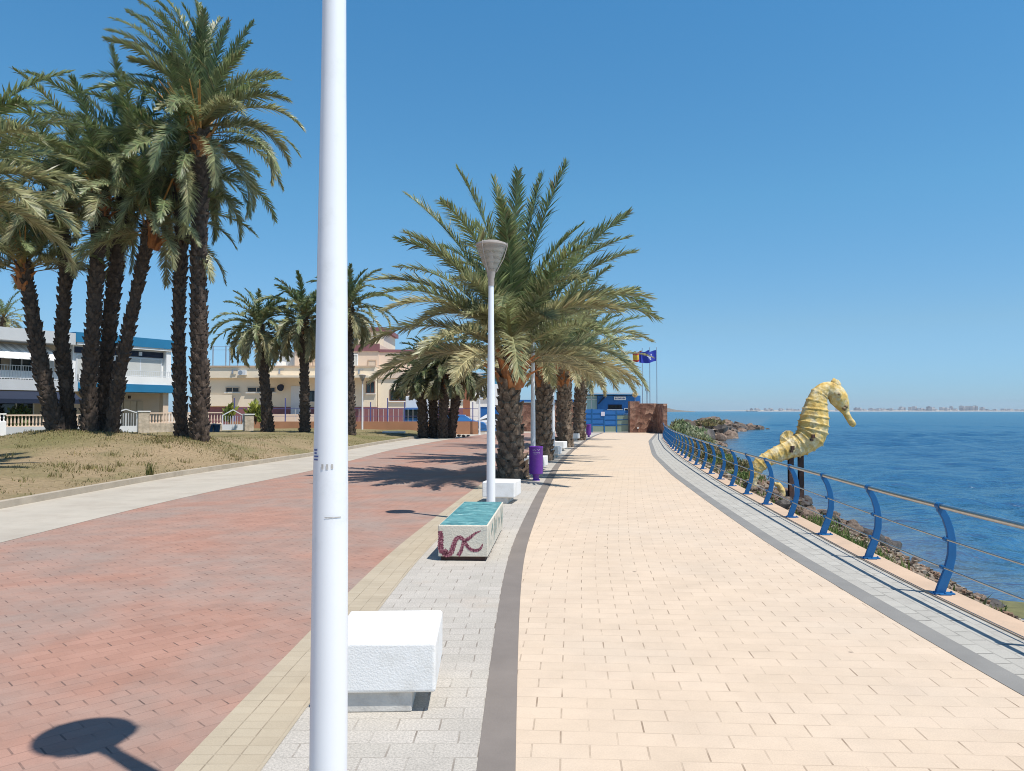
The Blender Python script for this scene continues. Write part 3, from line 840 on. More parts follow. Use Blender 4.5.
for gi, (bx, d, tp, rad, nf, L, sd, lab, kw) in enumerate(grove):
    b = gz(bx, d)
    pth = [b] + [at(x, y, d) for (x, y) in tp]
    extra = None
    if gi == 6:
        ap = pth[-1] + Vector((0, 0, .15)); extra = []
        for (px, py, dy, dr, ag) in [(95, 45, .4, 1.0, .3), (140, 5, -.4, .9, .2), (185, 2, .8, .8, .2), (205, 6, -1, 1., .2), (228, 26, 1.2, .7, .2), (258, 24, .2, .3, .1), (232, 22, -.6, .3, .1),
                                     (287, 88, .3, 1.2, .5), (299, 150, -.3, 1.5, .6), (278, 182, .6, 1.8, .7), (254, 200, -.3, 1.9, .8), (120, 70, -.6, 1.2, .5), (130, 30, 1., 1., .3), (160, 120, -1.6, 1.5, .6),
                                     (100, 110, .4, 1.4, .6), (93, 52, -.8, 1.1, .4), (100, 33, 1.0, .9, .2), (113, 20, -.3, .9, .2), (126, 12, .9, .85, .2), (152, 4, .3, .8, .1), (170, 3, -.8, .8, .1), (196, 8, .6, .5, .1), (214, 14, -.2, .5, .1), (108, 62, 1.6, 1.1, .4), (290, 118, -1., 1.2, .5), (272, 95, 1., .9, .4), (165, 60, -2., 1.1, .4), (245, 60, -1.6, .9, .3), (240, 130, -2., 1.4, .6)]:
            extra.append(aimed(ap, px, py, d, dy, droopf=dr, twist=random.uniform(-.6, .6), lw=.034, ll=.6, age=ag, dark=1.))
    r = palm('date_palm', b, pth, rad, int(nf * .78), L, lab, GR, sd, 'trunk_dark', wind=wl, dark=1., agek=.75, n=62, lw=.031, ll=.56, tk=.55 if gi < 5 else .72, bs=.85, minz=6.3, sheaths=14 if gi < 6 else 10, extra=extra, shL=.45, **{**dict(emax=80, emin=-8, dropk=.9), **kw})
    if gi in (0, 2, 4, 6):
        mb = MB(); rd = random.Random(gi)
        top = pth[-1] - b
        for k in range(22 if gi == 6 else 9):
            a = rd.uniform(0, 6.28); e = rd.uniform(.9, 1.35); l = rd.uniform(1.0, 1.9)
            dv = Vector((math.cos(a) * math.cos(e), math.sin(a) * math.cos(e), math.sin(e)))
            p0 = top + Vector((math.cos(a), math.sin(a), 0)) * rad[-1] * .7 - Vector((0, 0, .1))
            mb.tube([p0, p0 + dv * l * .5, p0 + dv * l + Vector((math.cos(a), math.sin(a), -.4)) * .25], [.035, .028, .02], 4)
        mb.build('fruit_stalks', M['stalk'], r)

# near fronds at the far left edge come from a palm whose trunk stands outside the frame
d = 17.; tp_ = at(-70, 180, d); b = Vector((tp_.x - .3, d, lawn_z(tp_.x, d)))
palm('date_palm', b, [b, b.lerp(tp_, .5) + Vector((-.1, 0, 0)), tp_], [.4, .34, .36], 52, 4.0, 'palm at the left edge of the photo, its trunk outside and drooping fronds reaching in', GR, 31, 'trunk_dark', wind=wl, emax=70, emin=4, n=72, lw=.033, ll=.6, agek=.85, dropk=.72, minz=4.6, sheaths=10)

# --- three slim palms in front of the cream building, a dense clump by the road, one far left
SL = 'slim palms on the far lawn'
for (bx, d, tp, rad, nf, L, sd, lab) in [
        (268, 45, [(266, 395), (262, 355), (259, 327)], [.36, .28, .24, .27], 48, 2.9, 41, 'slim far palm with curved trunk, leftmost of three before the cream building'),
        (305, 45, [(304.5, 390), (304, 350), (304, 318)], [.30, .25, .22, .25], 48, 3.0, 42, 'straight slim far palm beside the near white lamp pole, left side'),
        (350.5, 44, [(349.5, 390), (349, 340), (349, 308)], [.32, .26, .24, .25], 40, 2.9, 43, 'slim far palm half hidden behind the near white lamp pole')]:
    b = gz(bx, d)
    pth = [b] + [at(x, y, d) for (x, y) in tp]
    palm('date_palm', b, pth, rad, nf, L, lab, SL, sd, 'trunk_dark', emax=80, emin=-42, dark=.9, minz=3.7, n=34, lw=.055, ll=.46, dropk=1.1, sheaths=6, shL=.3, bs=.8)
CLP = 'palms clumped at the road edge'
for (bx, by, d, tp, rad, nf, L, sd, lab, e) in [
        (424, 431, 50, [(422, 405), (421, 378)], [.42, .36, .38], 40, 2.6, 51, 'left palm of the dark clump at the road edge', 70),
        (434, 432, 50.5, [(433, 400), (431, 366)], [.42, .36, .38], 42, 2.9, 52, 'tallest middle palm of the dark clump at the road edge', 80),
        (443, 432, 49.5, [(444, 405), (446, 372)], [.40, .36, .38], 42, 2.9, 53, 'third palm of the dark clump at the road edge, trunk close to its neighbour', 78),
        (450, 431, 50, [(455, 405), (461, 368)], [.40, .35, .36], 42, 3., 54, 'rightmost palm of the dark road edge clump, leaning right', 78)]:
    b = gz(bx, d); b.z = max(b.z, .1)
    pth = [b] + [at(x, y, d) for (x, y) in tp]
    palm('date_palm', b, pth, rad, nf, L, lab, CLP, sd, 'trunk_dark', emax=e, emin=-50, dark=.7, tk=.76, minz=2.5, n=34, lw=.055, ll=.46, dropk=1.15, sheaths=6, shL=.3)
b = at(2, 425, 80.); b.z = .3
palm('date_palm', b, [b, at(3, 360, 80), at(4, 318, 80)], [.3, .26, .26], 34, 3.4, 'small distant palm behind the grey roofed house at the left edge', None, 61, 'trunk_dark', emax=78, emin=-40, n=26, lw=.05, ll=.45)
# ------------------------------------------------------------------ street lamps
LAMPG = 'white street lamps with cone shades'


def make_lamp(loc, label, rz=0):
    root = thing('street_lamp', loc, label, 'street lamp', rz, LAMPG)
    mb = MB(); prof = [(.07, 0), (.0695, .6), (.066, 1.4), (.058, 2.2), (.048, 3.0), (.042, 3.72), (.042, 3.78)]
    mb.lathe(prof, 28); mb.build('pole', M['pole_white'], root, auto=50)
    mb = MB(); mb.lathe([(.11, 0), (.11, .012), (.075, .02)], 20); mb.build('base_plate', M['pole_white'], root, auto=40)
    mb = MB(); mb.lathe([(.05, 3.74), (.05, 3.86), (.062, 3.90), (.075, 4.0)], 18); mb.build('collar', M['lamp_metal'], root, auto=40)
    mb = MB()   # hollow cone: outside down and inside up
    mb.lathe([(.075, 3.965), (.145, 4.12), (.218, 4.30), (.240, 4.38), (.234, 4.38), (.211, 4.30), (.143, 4.125), (.068, 3.975)], 36, closed=True)
    sh = mb.build('lamp_shade', M['lamp_plastic'], root, auto=30)
    mb = MB(); mb.lathe([(.243, 4.375), (.252, 4.385), (.246, 4.415), (.15, 4.45), (.02, 4.47), (.0, 4.46)], 32); mb.build('cap', M['lamp_metal'], root, auto=35)
    for k in range(3):
        a = k * 2.094 - 1.57
        c, s = math.cos(a), math.sin(a)
        mb = MB(); mb.tube([(c * .085, s * .085, 3.96), (c * .2, s * .2, 4.18), (c * .262, s * .262, 4.39), (c * .25, s * .25, 4.43)], .008, 6); mb.build('stay', M['lamp_metal'], root)
    mb = MB(); mb.lathe([(.012, 4.0), (.03, 4.05), (.04, 4.15), (.03, 4.27), (.01, 4.3)], 12); mb.build('bulb', M['pole_white'], root, smooth=True)
    return root


L0 = make_lamp((-.69, 2.94, 0), 'nearest white lamp post, cut off by the top of the photo')
# stickers and scuffs on the near pole
def pole_patch(z0, z1, a0, a1, mat, r_of, name='sticker'):
    mb = MB(); n = 6
    for i in range(n):
        p, q = a0 + (a1 - a0) * i / n, a0 + (a1 - a0) * (i + 1) / n
        r0, r1 = r_of(z0) + .0015, r_of(z1) + .0015
        mb.add([(r0 * math.cos(p), r0 * math.sin(p), z0), (r0 * math.cos(q), r0 * math.sin(q), z0), (r1 * math.cos(q), r1 * math.sin(q), z1), (r1 * math.cos(p), r1 * math.sin(p), z1)], [(0, 1, 2, 3)])
    return mb.build(name, mat, L0)
rof = lambda z: float(np.interp(z, [0, .6, 1.4, 2.2, 3, 3.72], [.07, .0695, .066, .058, .048, .042]))
for k in range(4): pole_patch(1.565 + k * .012, 1.571 + k * .012, R(-143 + random.uniform(-4, 4)), R(-121 + random.uniform(-9, 3)), M['blue_mark'], rof)
for k in range(3): pole_patch(1.535 + random.uniform(-.004, .004), 1.552, R(-108 + k * 16), R(-101 + k * 16), M['grey_mark'], rof, 'scuff')
pole_patch(1.352, 1.356, R(-95), R(-42), M['grey_mark'], rof, 'scuff')
lamps = [((491 - 512) / F * 12.2, 12.2, 'second white lamp post, standing behind the octopus bench, its cone shade against a palm'),
         ((533 - 512) / F * 21.5, 21.5, 'third white lamp post of the row, behind the purple bin'),
         ((553 - 512) / F * 30.8, 30.8, 'fourth white lamp post of the row, its shade hidden among palm fronds'),
         ((569 - 512) / F * 40.5, 40.5, 'fifth white lamp post of the row, beside the third palm trunk'),
         ((583.5 - 512) / F * 50.3, 50.3, 'sixth white lamp post of the row, beside the far purple bin'),
         ((362.5 - 512) / F * 57, 57, 'far white lamp post on the lawn in front of the cream building'),
         ((479.5 - 512) / F * 57.5, 57.5, 'far white lamp post by the white building, right of the dark palm clump')]
for (x, y, lab) in lamps:
    o = dup(L0, (x, y, 0), random.uniform(0, 6))
    for ch in list(o.children):
        if ch.name.split('.')[0] in ('sticker', 'scuff'): bpy.data.objects.remove(ch)
    o['label'] = lab

# ------------------------------------------------------------------ benches
def make_bench(loc, rz, label, w=.62, dep=.73, h0=.118, h1=.41):
    root = thing('concrete_bench', loc, label, 'bench', rz, 'white concrete block benches')
    mb = MB(); mb.box(-w / 2, w / 2, -dep / 2, dep / 2, h0, h1); mb.build('seat_block', M['white_paint'], root, bevel=.02, seg=4)
    mb = MB(); mb.box(-w / 2 + .10, w / 2 - .14, -dep / 2 + .03, dep / 2 - .05, 0, h0 + .004); mb.build('plinth', M['plinth'], root, bevel=.008)
    return root


B0 = make_bench((-.765, 4.87, 0), R(2), 'nearest white concrete block bench, partly behind the lamp post')
for (px, py, d, lab) in [(502, 0, 14.95, 'white block bench behind the second lamp post and octopus bench'), (535.5, 0, 23.0, 'white block bench behind the purple bin'),
                         (552, 0, 29.3, 'white block bench before the fourth lamp post, nearer of two side by side'), (558.5, 0, 34, 'white block bench before the third palm, farther of two side by side'),
                         (573.5, 0, 46, 'farthest white block bench, between the third and last palm trunks')]:
    dup(B0, ((px - 512) / F * d, d, 0), R(-6 - d * .3))['label'] = lab

# octopus bench: painted plaster block, blue water on top, purple tentacles on the front
M['oct_side'] = pm('cream_plaster_paint', (.60, .55, .45), .75, .1, 3, .5, 60, dirt=(.42, .45, .42), dscale=2.2, dlo=.56, dhi=.8)
def _water_paint():
    m, nt, b, n, l = new_mat('turquoise_water_painting')
    tc = N(n, 'ShaderNodeTexCoord'); mp = N(n, 'ShaderNodeMapping'); mp.inputs['Scale'].default_value = (2.2, 5.5, 1); mp.inputs['Rotation'].default_value = (0, 0, .25)
    l.new(tc.outputs['Object'], mp.inputs['Vector'])
    nz = N(n, 'ShaderNodeTexNoise', i_Scale=2.2, i_Detail=6., i_Roughness=.7, i_Distortion=1.2); l.new(mp.outputs['Vector'], nz.inputs['Vector'])
    r = ramp(n, [(.30, (.03, .09, .11)), (.41, (.05, .17, .19)), (.52, (.10, .29, .30)), (.61, (.21, .43, .42)), (.70, (.52, .60, .55))]); l.new(nz.outputs['Fac'], r.inputs['Fac'])
    l.new(r.outputs['Color'], b.inputs['Base Color']); b.inputs['Roughness'].default_value = .55
    return m
M['oct_top'] = _water_paint()
def _tentacle():
    m, nt, b, n, l = new_mat('purple_tentacle_paint')
    tc = N(n, 'ShaderNodeTexCoord'); vz = N(n, 'ShaderNodeTexVoronoi', i_Scale=48.); l.new(tc.outputs['Object'], vz.inputs['Vector'])
    r = ramp(n, [(.2, (.42, .20, .22)), (.5, (.20, .045, .07)), (.8, (.10, .02, .04))]); l.new(vz.outputs['Distance'], r.inputs['Fac'])
    l.new(r.outputs['Color'], b.inputs['Base Color']); b.inputs['Roughness'].default_value = .65
    return m
M['tentacle'] = _tentacle()
M['green_paint'] = pm('sea_green_brush_marks', (.24, .38, .35), .75, .3, 8)
ow, od, oh = .585, 2.35, .415
fl = Vector((-.865, 9.07, 0)); fr_ = Vector((-.282, 9.02, 0)); ang = -math.atan2(.155, 2.38)
oc = (fl + fr_) / 2; axis = Vector((math.sin(-ang), math.cos(ang), 0))
root = thing('painted_bench', oc + axis * od / 2, 'long concrete bench painted with turquoise water on top and purple tentacles on its end', 'bench', ang)
mb = MB(); mb.box(-ow / 2, ow / 2, -od / 2, od / 2, .05, oh); mb.build('seat_block', M['oct_side'], root, bevel=.012, seg=3)
mb = MB(); mb.box(-ow / 2 + .03, ow / 2 - .03, -od / 2 + .03, od / 2 - .03, 0, .054); mb.build('plinth', M['rust'], root)
mb = MB(); n = 24    # painted top sheet with a hand painted wavering front edge
vs = []; fs = []
for i in range(n + 1):
    x = -ow / 2 + .016 + (ow - .032) * i / n
    vs += [(x, -od / 2 + .022 + .012 * math.sin(i * 1.7), oh + .002), (x, od / 2 - .02, oh + .002)]
for i in range(n): fs.append((2 * i, 2 * i + 2, 2 * i + 3, 2 * i + 1))
mb.add(vs, fs); mb.build('water_painting', M['oct_top'], root)


def ribbon(mb, pts, ws, y, sgn=1):
    P = [Vector((p[0], 0, p[1])) for p in pts]; n = len(P); dense = []; dw = []
    for i in range(n - 1):
        for k in range(6):
            t = k / 6; p0 = P[max(i - 1, 0)]; p1 = P[i]; p2 = P[i + 1]; p3 = P[min(i + 2, n - 1)]
            dense.append(.5 * ((2 * p1) + (p2 - p0) * t + (2 * p0 - 5 * p1 + 4 * p2 - p3) * t * t + (3 * p1 - p0 - 3 * p2 + p3) * t ** 3)); dw.append(ws[i] + (ws[i + 1] - ws[i]) * t)
    dense.append(P[-1]); dw.append(ws[-1]); vs = []; fs = []
    for i, p in enumerate(dense):
        t = (dense[min(i + 1, len(dense) - 1)] - dense[max(i - 1, 0)]).normalized(); s = Vector((-t.z, 0, t.x)); w = dw[i] * (1 + .25 * math.sin(i * 2.6))
        a = p + s * w; b = p - s * w; vs += [(a.x, y, a.z), (b.x, y, b.z)]
    for i in range(len(dense) - 1): fs.append((2 * i, 2 * i + 1, 2 * i + 3, 2 * i + 2))
    mb.add(vs, fs)


def op(u, v):   # front face: u 0..1 left to right, v 0..1 bottom to top
    return (-ow / 2 + ow * u, .055 + (oh - .06) * v)
tl = [([(.04, .82), (.06, .6), (.05, .38), (.08, .16), (.20, .10), (.14, .24)], [.026, .030, .034, .032, .018, .01]),
      ([(.10, .10), (.18, .05), (.26, .12), (.31, .34), (.36, .55), (.45, .62), (.54, .52), (.66, .64), (.75, .76), (.86, .84)], [.028, .03, .03, .028, .025, .022, .022, .018, .012, .004]),
      ([(.40, .02), (.46, .16), (.49, .34), (.52, .50)], [.022, .021, .018, .018]),
      ([(.53, .52), (.57, .38), (.66, .23), (.78, .20), (.86, .28), (.90, .42)], [.019, .02, .02, .018, .014, .004])]
for (pp, ww) in tl:
    mb = MB(); ribbon(mb, [op(*p) for p in pp], ww, -od / 2 - .0025); mb.build('tentacle_painting', M['tentacle'], root)
mb = MB(); rd = random.Random(2)
for k in range(26):
    y0 = rd.uniform(-od / 2 + .1, od / 2 - .1); z0 = rd.uniform(.1, .3); h = rd.uniform(.08, .22); w = rd.uniform(.008, .03); x = ow / 2 + .0025
    mb.add([(x, y0, z0), (x, y0 + w, z0 - .02), (x, y0 + w * .7 + rd.uniform(-.06, .06), z0 + h * .6), (x, y0 + rd.uniform(-.06, .06), min(.4, z0 + h))], [(0, 1, 2, 3)])
mb.build('brush_marks', M['green_paint'], root)

# ------------------------------------------------------------------ litter bins
def make_bin(loc, label):
    root = thing('litter_bin', loc, label, 'litter bin', R(-20), 'purple litter bins')
    mb = MB(); n = 28; prof = [(.165, .17), (.172, .2), (.172, .80), (.178, .81), (.178, .85), (.165, .86), (.155, .84), (.155, .25)]
    mb.lathe(prof, n)
    for k, v in enumerate(mb.v):    # fluted barrel
        a = math.atan2(v[1], v[0]); r = math.hypot(v[0], v[1])
        if .19 < v[2] < .805 and r > .16: s = 1 + .022 * math.cos(a * 14); mb.v[k] = (v[0] * s, v[1] * s, v[2])
    mb.build('barrel', M['purple'], root, auto=40)
    mb = MB(); mb.lathe([(.10, 0), (.10, .02), (.075, .04), (.075, .12), (.12, .175)], 18); mb.build('foot', M['purple'], root, auto=40)
    mb = MB(); rd = random.Random(4)
    for row, z in enumerate((.76, .70, .665)):
        for k in range(7):
            a = R(-100 + k * 9 + row * 3); h = .028 if row == 0 else .016
            r = .1785
            if rd.random() < .15: continue
            for (da, dz, w_, h_) in ((0, 0, .02, h), (.03, rd.choice([0, h * .7]), .07, h * .3)):
                p, q = a + da, a + da + w_
                mb.add([(r * math.cos(p), r * math.sin(p), z + dz), (r * math.cos(q), r * math.sin(q), z + dz), (r * math.cos(q), r * math.sin(q), z + dz + h_), (r * math.cos(p), r * math.sin(p), z + dz + h_)], [(0, 1, 2, 3)])
    mb.build('lettering', M['white_mark'], root)
    return root
bn = make_bin(((536 - 512) / F * 19.5, 19.5, 0), 'near purple litter bin with pale lettering, in front of the third lamp post')
dup(bn, ((588.5 - 512) / F * 51.5, 51.5, 0), 1.)['label'] = 'far purple litter bin at the end of the promenade'

# ------------------------------------------------------------------ railing
rail = thing('promenade_railing', (float(RAIL(10)), 10, 0), 'curved blue railing with steel handrail along the sea edge', 'railing')
ro = Vector(rail.location)
arc = [(float(RAIL(y)), y) for y in np.arange(-2, 62.3, .05)]
cum = [0]
for i in range(1, len(arc)): cum.append(cum[-1] + math.hypot(arc[i][0] - arc[i - 1][0], arc[i][1] - arc[i - 1][1]))
def rail_pt(s): return float(np.interp(s, cum, [a[0] for a in arc])), float(np.interp(s, cum, [a[1] for a in arc]))
s_ref = float(np.interp(7.38, [a[1] for a in arc], cum))
STEP = 1.765
PROF = [(-.055, 0), (-.02, .10), (.035, .24), (.068, .38), (.072, .50), (.055, .62), (.02, .73), (-.03, .82)]   # outward bow, height
mb = MB(); vs = []; hw = .017
for i, (o_, z) in enumerate(PROF):
    t = Vector((PROF[min(i + 1, 7)][0] - PROF[max(i - 1, 0)][0], PROF[min(i + 1, 7)][1] - PROF[max(i - 1, 0)][1])).normalized()
    w = .045 - .013 * (i / 7)
    for (s1, s2) in ((-1, -1), (1, -1), (1, 1), (-1, 1)):
        vs.append((o_ + t.y * w * s1, hw * s2, z - t.x * w * s1))
fs = [(3, 2, 1, 0), (28, 29, 30, 31)]
for i in range(7):
    for k in range(4):
        k2 = (k + 1) % 4; fs.append((i * 4 + k, i * 4 + k2, i * 4 + 4 + k2, i * 4 + 4 + k))
mb.add(vs, fs)
post_mesh = mb.build('post', M['blue_metal'], rail, bevel=.005, auto=40)
mb = MB(); mb.box(-.125, .08, -.04, .04, .012, .026); mb.box(-.075, .03, -.07, .07, .012, .0255)
for (x, y) in ((-.10, 0), (.06, 0), (-.02, .052), (-.02, -.052)): mb.lathe([(.010, .02), (.010, .040)], 6, c=(x, y, 0))
pl = mb.build('base_plate', M['blue_metal'], post_mesh, bevel=.003)
mb = MB(); mb.tube([(-.035, -.035, .845), (-.035, .035, .845)], .034, 12); mb.box(-.058, -.012, -.016, .016, .79, .83)
cl = mb.build('clamp', M['blue_metal'], post_mesh, auto=40)
for (o_, z) in ((.045, .53), (.012, .265)): mb = MB(); mb.tube([(o_ - .03, -.022, z), (o_ - .03, .022, z)], .022, 8); mb.build('rail_socket', M['blue_metal'], post_mesh, auto=40)
first = True; k = -4
S_POSTS = []
while True:
    s = s_ref + k * STEP; k += 1
    if s < .5: continue
    if s > cum[-1] - .2: break
    x, y = rail_pt(s); x2, y2 = rail_pt(s + .1); rz = math.atan2(y2 - y, x2 - x) - R(90)
    o = post_mesh if first else dup(post_mesh, parent=rail)
    o.location = Vector((x, y, 0)) - ro; o.rotation_euler = (0, 0, rz); first = False
    S_POSTS.append(s)
def rail_line(name, offs, z, rad, sag=0):
    pts = []
    for s in np.arange(.2, cum[-1], .45):
        x, y = rail_pt(s); x2, y2 = rail_pt(s + .1); d = Vector((x2 - x, y2 - y, 0)).normalized(); nrm = Vector((d.y, -d.x, 0))
        pts.append(Vector((x, y, z)) + nrm * offs - ro)
    mb = MB(); mb.tube(pts, rad, 10); return mb.build(name, M['steel'], rail, auto=60)
rail_line('handrail', -.035, .845, .025)
rail_line('middle_rail', .015, .53, .009)
rail_line('lower_rail', -.018, .265, .009)
# ------------------------------------------------------------------ seahorse sculpture
def _seahorse_mat():
    m, nt, b, n, l = new_mat('weathered_yellow_paint')
    tc = N(n, 'ShaderNodeTexCoord')
    n1 = N(n, 'ShaderNodeTexNoise', i_Scale=3.6, i_Detail=9., i_Roughness=.72); l.new(tc.outputs['Object'], n1.inputs['Vector'])
    r1 = ramp(n, [(.30, (.24, .145, .05)), (.40, (.56, .36, .085)), (.48, (.63, .44, .14)), (.55, (.67, .53, .27)), (.66, (.72, .63, .44))]); l.new(n1.outputs['Fac'], r1.inputs['Fac'])
    n2 = N(n, 'ShaderNodeTexNoise', i_Scale=5., i_Detail=7., i_Roughness=.7); l.new(tc.outputs['Object'], n2.inputs['Vector'])
    r2 = ramp(n, [(.55, (0, 0, 0)), (.70, (.75, .75, .75))]); l.new(n2.outputs['Fac'], r2.inputs['Fac'])
    mx = N(n, 'ShaderNodeMixRGB'); mx.inputs['Color2'].default_value = (.25, .17, .085, 1); l.new(r2.outputs['Color'], mx.inputs['Fac']); l.new(r1.outputs['Color'], mx.inputs['Color1'])
    vz = N(n, 'ShaderNodeTexVoronoi', i_Scale=7.5); vz.inputs['Randomness'].default_value = .9; l.new(tc.outputs['Object'], vz.inputs['Vector'])
    vr = ramp(n, [(0, (.72, .66, .52)), (.45, (1.0, .97, .90)), (1, (1.12, 1.1, 1.12))]); vs_ = N(n, 'ShaderNodeSeparateColor'); l.new(vz.outputs['Color'], vs_.inputs[0]); l.new(vs_.outputs[0], vr.inputs['Fac'])
    m2 = N(n, 'ShaderNodeMixRGB', blend_type='MULTIPLY'); m2.inputs['Fac'].default_value = .4; l.new(mx.outputs['Color'], m2.inputs['Color1']); l.new(vr.outputs['Color'], m2.inputs['Color2'])
    l.new(m2.outputs['Color'], b.inputs['Base Color']); b.inputs['Roughness'].default_value = .75
    ad = N(n, 'ShaderNodeMath', operation='ADD'); l.new(n2.outputs['Fac'], ad.inputs[0]); l.new(vz.outputs['Distance'], ad.inputs[1])
    bp = N(n, 'ShaderNodeBump', i_Strength=.55, i_Distance=.05); l.new(ad.outputs[0], bp.inputs['Height']); l.new(bp.outputs['Normal'], b.inputs['Normal'])
    return m
M['seahorse'] = _seahorse_mat()
SD = 19.3
def sc(cx, cy): return at(720 + cx * .2075, 370 + cy * .2075, SD)
sr = sc(373, 650); sr.z = bank_at(sr.x, SD)
sea_h = thing('seahorse_sculpture', sr, 'large yellow seahorse sculpture on two rusty posts beyond the blue railing', 'sculpture')
U = .2075 * SD / F
SP = [(650, 267, 10), (638, 257, 17), (620, 232, 15), (606, 205, 17), (592, 174, 33), (572, 138, 47), (551, 106, 44), (515, 92, 36), (483, 114, 41), (466, 158, 51), (459, 205, 63), (452, 258, 72), (438, 311, 73),
      (393, 355, 57), (336, 381, 46), (283, 403, 39), (232, 428, 36), (190, 458, 34), (168, 497, 27), (158, 545, 19), (162, 592, 17), (190, 632, 17), (238, 652, 18), (283, 632, 18), (300, 592, 16), (283, 555, 13), (262, 549, 8)]
pts = [sc(a, b) - sr for a, b, r in SP]; rads = [r * U for a, b, r in SP]
dense = []; dr = []; du = []
for i in range(len(pts) - 1):
    for k in range(14):
        t = k / 14; p0 = pts[max(i - 1, 0)]; p1 = pts[i]; p2 = pts[i + 1]; p3 = pts[min(i + 2, len(pts) - 1)]
        dense.append(.5 * ((2 * p1) + (p2 - p0) * t + (2 * p0 - 5 * p1 + 4 * p2 - p3) * t * t + (3 * p1 - p0 - 3 * p2 + p3) * t ** 3)); dr.append(rads[i] + (rads[i + 1] - rads[i]) * t); du.append(i + t)
ns = 32; vs = []; fs = []
ring_s = 0; lens = [0]
for i in range(1, len(dense)): lens.append(lens[-1] + (dense[i] - dense[i - 1]).length)
s_neck = np.interp(7.6, du, lens)
for i, p in enumerate(dense):
    t = (dense[min(i + 1, len(dense) - 1)] - dense[max(i - 1, 0)]); t.y = 0; t.normalize()
    nrm = Vector((-t.z, 0, t.x)); side = Vector((0, 1, 0))
    body = max(0, min(1, (du[i] - 7.3) / .7)) * max(.45, min(1, (20 - du[i]) / 3))
    pitch = .17 + .035 * min(1, max(0, 14 - du[i]) / 5)
    ph = ((lens[i] - s_neck) / pitch) % 1.0
    saw = (math.exp(-((ph - .5) / .10) ** 2)) * body
    for k in range(ns):
        a = 2 * math.pi * k / ns
        oct_ = .035 * body * max(0, math.cos(7 * a)) ** 2
        knob = .055 * saw * max(0, math.cos(7 * a)) ** 3
        rr = dr[i] * (1 + .075 * saw - .03 + oct_ + knob + .025 * body * mnoise.noise(p * 11) + .03 * mnoise.noise(p * 5 + Vector((0, a, 0))))
        vs.append(p + nrm * (rr * math.cos(a)) + side * (rr * .78 * math.sin(a)))
for i in range(len(dense) - 1):
    for k in range(ns):
        k2 = (k + 1) % ns; fs.append((i * ns + k, i * ns + k2, (i + 1) * ns + k2, (i + 1) * ns + k))
fs.append(tuple(range(ns - 1, -1, -1))); fs.append(tuple((len(dense) - 1) * ns + k for k in range(ns)))
mb = MB(); mb.add(vs, fs); mb.build('body', M['seahorse'], sea_h, smooth=True)
# coronet, cheek and eye
def blob(name, c, rx, ry, rz, mat, tilt=0, seed=0, rough=.06):
    mb = MB(); n = 16; prof = [(math.sin(math.pi * i / 10), -math.cos(math.pi * i / 10)) for i in range(11)]
    mb.lathe([(max(r, .001), z) for r, z in prof], n)
    Rm = Matrix.Rotation(tilt, 3, 'Y')
    for k, v in enumerate(mb.v):
        p = Vector((v[0] * rx, v[1] * ry, v[2] * rz)); p *= 1 + rough * mnoise.noise(Vector(v) * 2 + Vector((seed, 0, 0))); mb.v[k] = tuple(c + Rm @ p)
    return mb.build(name, mat, sea_h, smooth=True)
blob('coronet', sc(558, 72) - sr, 23 * U, 20 * U, 32 * U, M['seahorse'], -.35, 1, .2)
blob('forehead', sc(566, 88) - sr, 30 * U, 22 * U, 14 * U, M['seahorse'], .2, 2, .2)
M['brown_eye'] = pm('brown_eye_paint', (.20, .13, .06), .6, .4, 12)
ey = sc(556, 118) - sr
for sg in (-1, 1): blob('eye', ey + Vector((0, sg * 34 * U, 0)), 17 * U, 9 * U, 15 * U, M['seahorse'], .5, 3); blob('pupil', ey + Vector((.0, sg * 41 * U, 0)), 7 * U, 5 * U, 6 * U, M['brown_eye'], 0, 4)
for k, (cx, cy) in enumerate(((598, 176), (590, 186))): blob('cheek_patch', sc(cx, cy) - sr + Vector((0, -20 * U, 0)), 11 * U, 9 * U, 9 * U, M['brown_eye'], .6, 5 + k, .3)
# dorsal fin: a ribbed fan
mb = MB(); fan = []; cx, cy = 335, 350
rim = [(293, 362), (288, 340), (292, 318), (303, 302), (320, 292), (338, 292), (352, 302)]
c0 = sc(cx, cy) - sr; vs = []; fs = []
for yo in (-.035, .035):
    vs.append(c0 + Vector((0, yo, 0)))
    for i, q in enumerate(rim): vs.append(sc(*q) - sr + Vector((0, yo * (.5 if i % 2 else 1.3), 0)))
L_ = len(rim) + 1
for i in range(1, len(rim)): fs += [(0, i, i + 1), (L_, L_ + i + 1, L_ + i), (i, L_ + i, L_ + i + 1, i + 1)]
fs += [(0, L_, L_ + 1, 1), (0, len(rim), L_ + len(rim), L_)]
mb.add(vs, fs)
for q in rim[1:-1]: mb.tube([c0, sc(*q) - sr], [.035, .02], 6)
mb.build('dorsal_fin', M['seahorse'], sea_h)
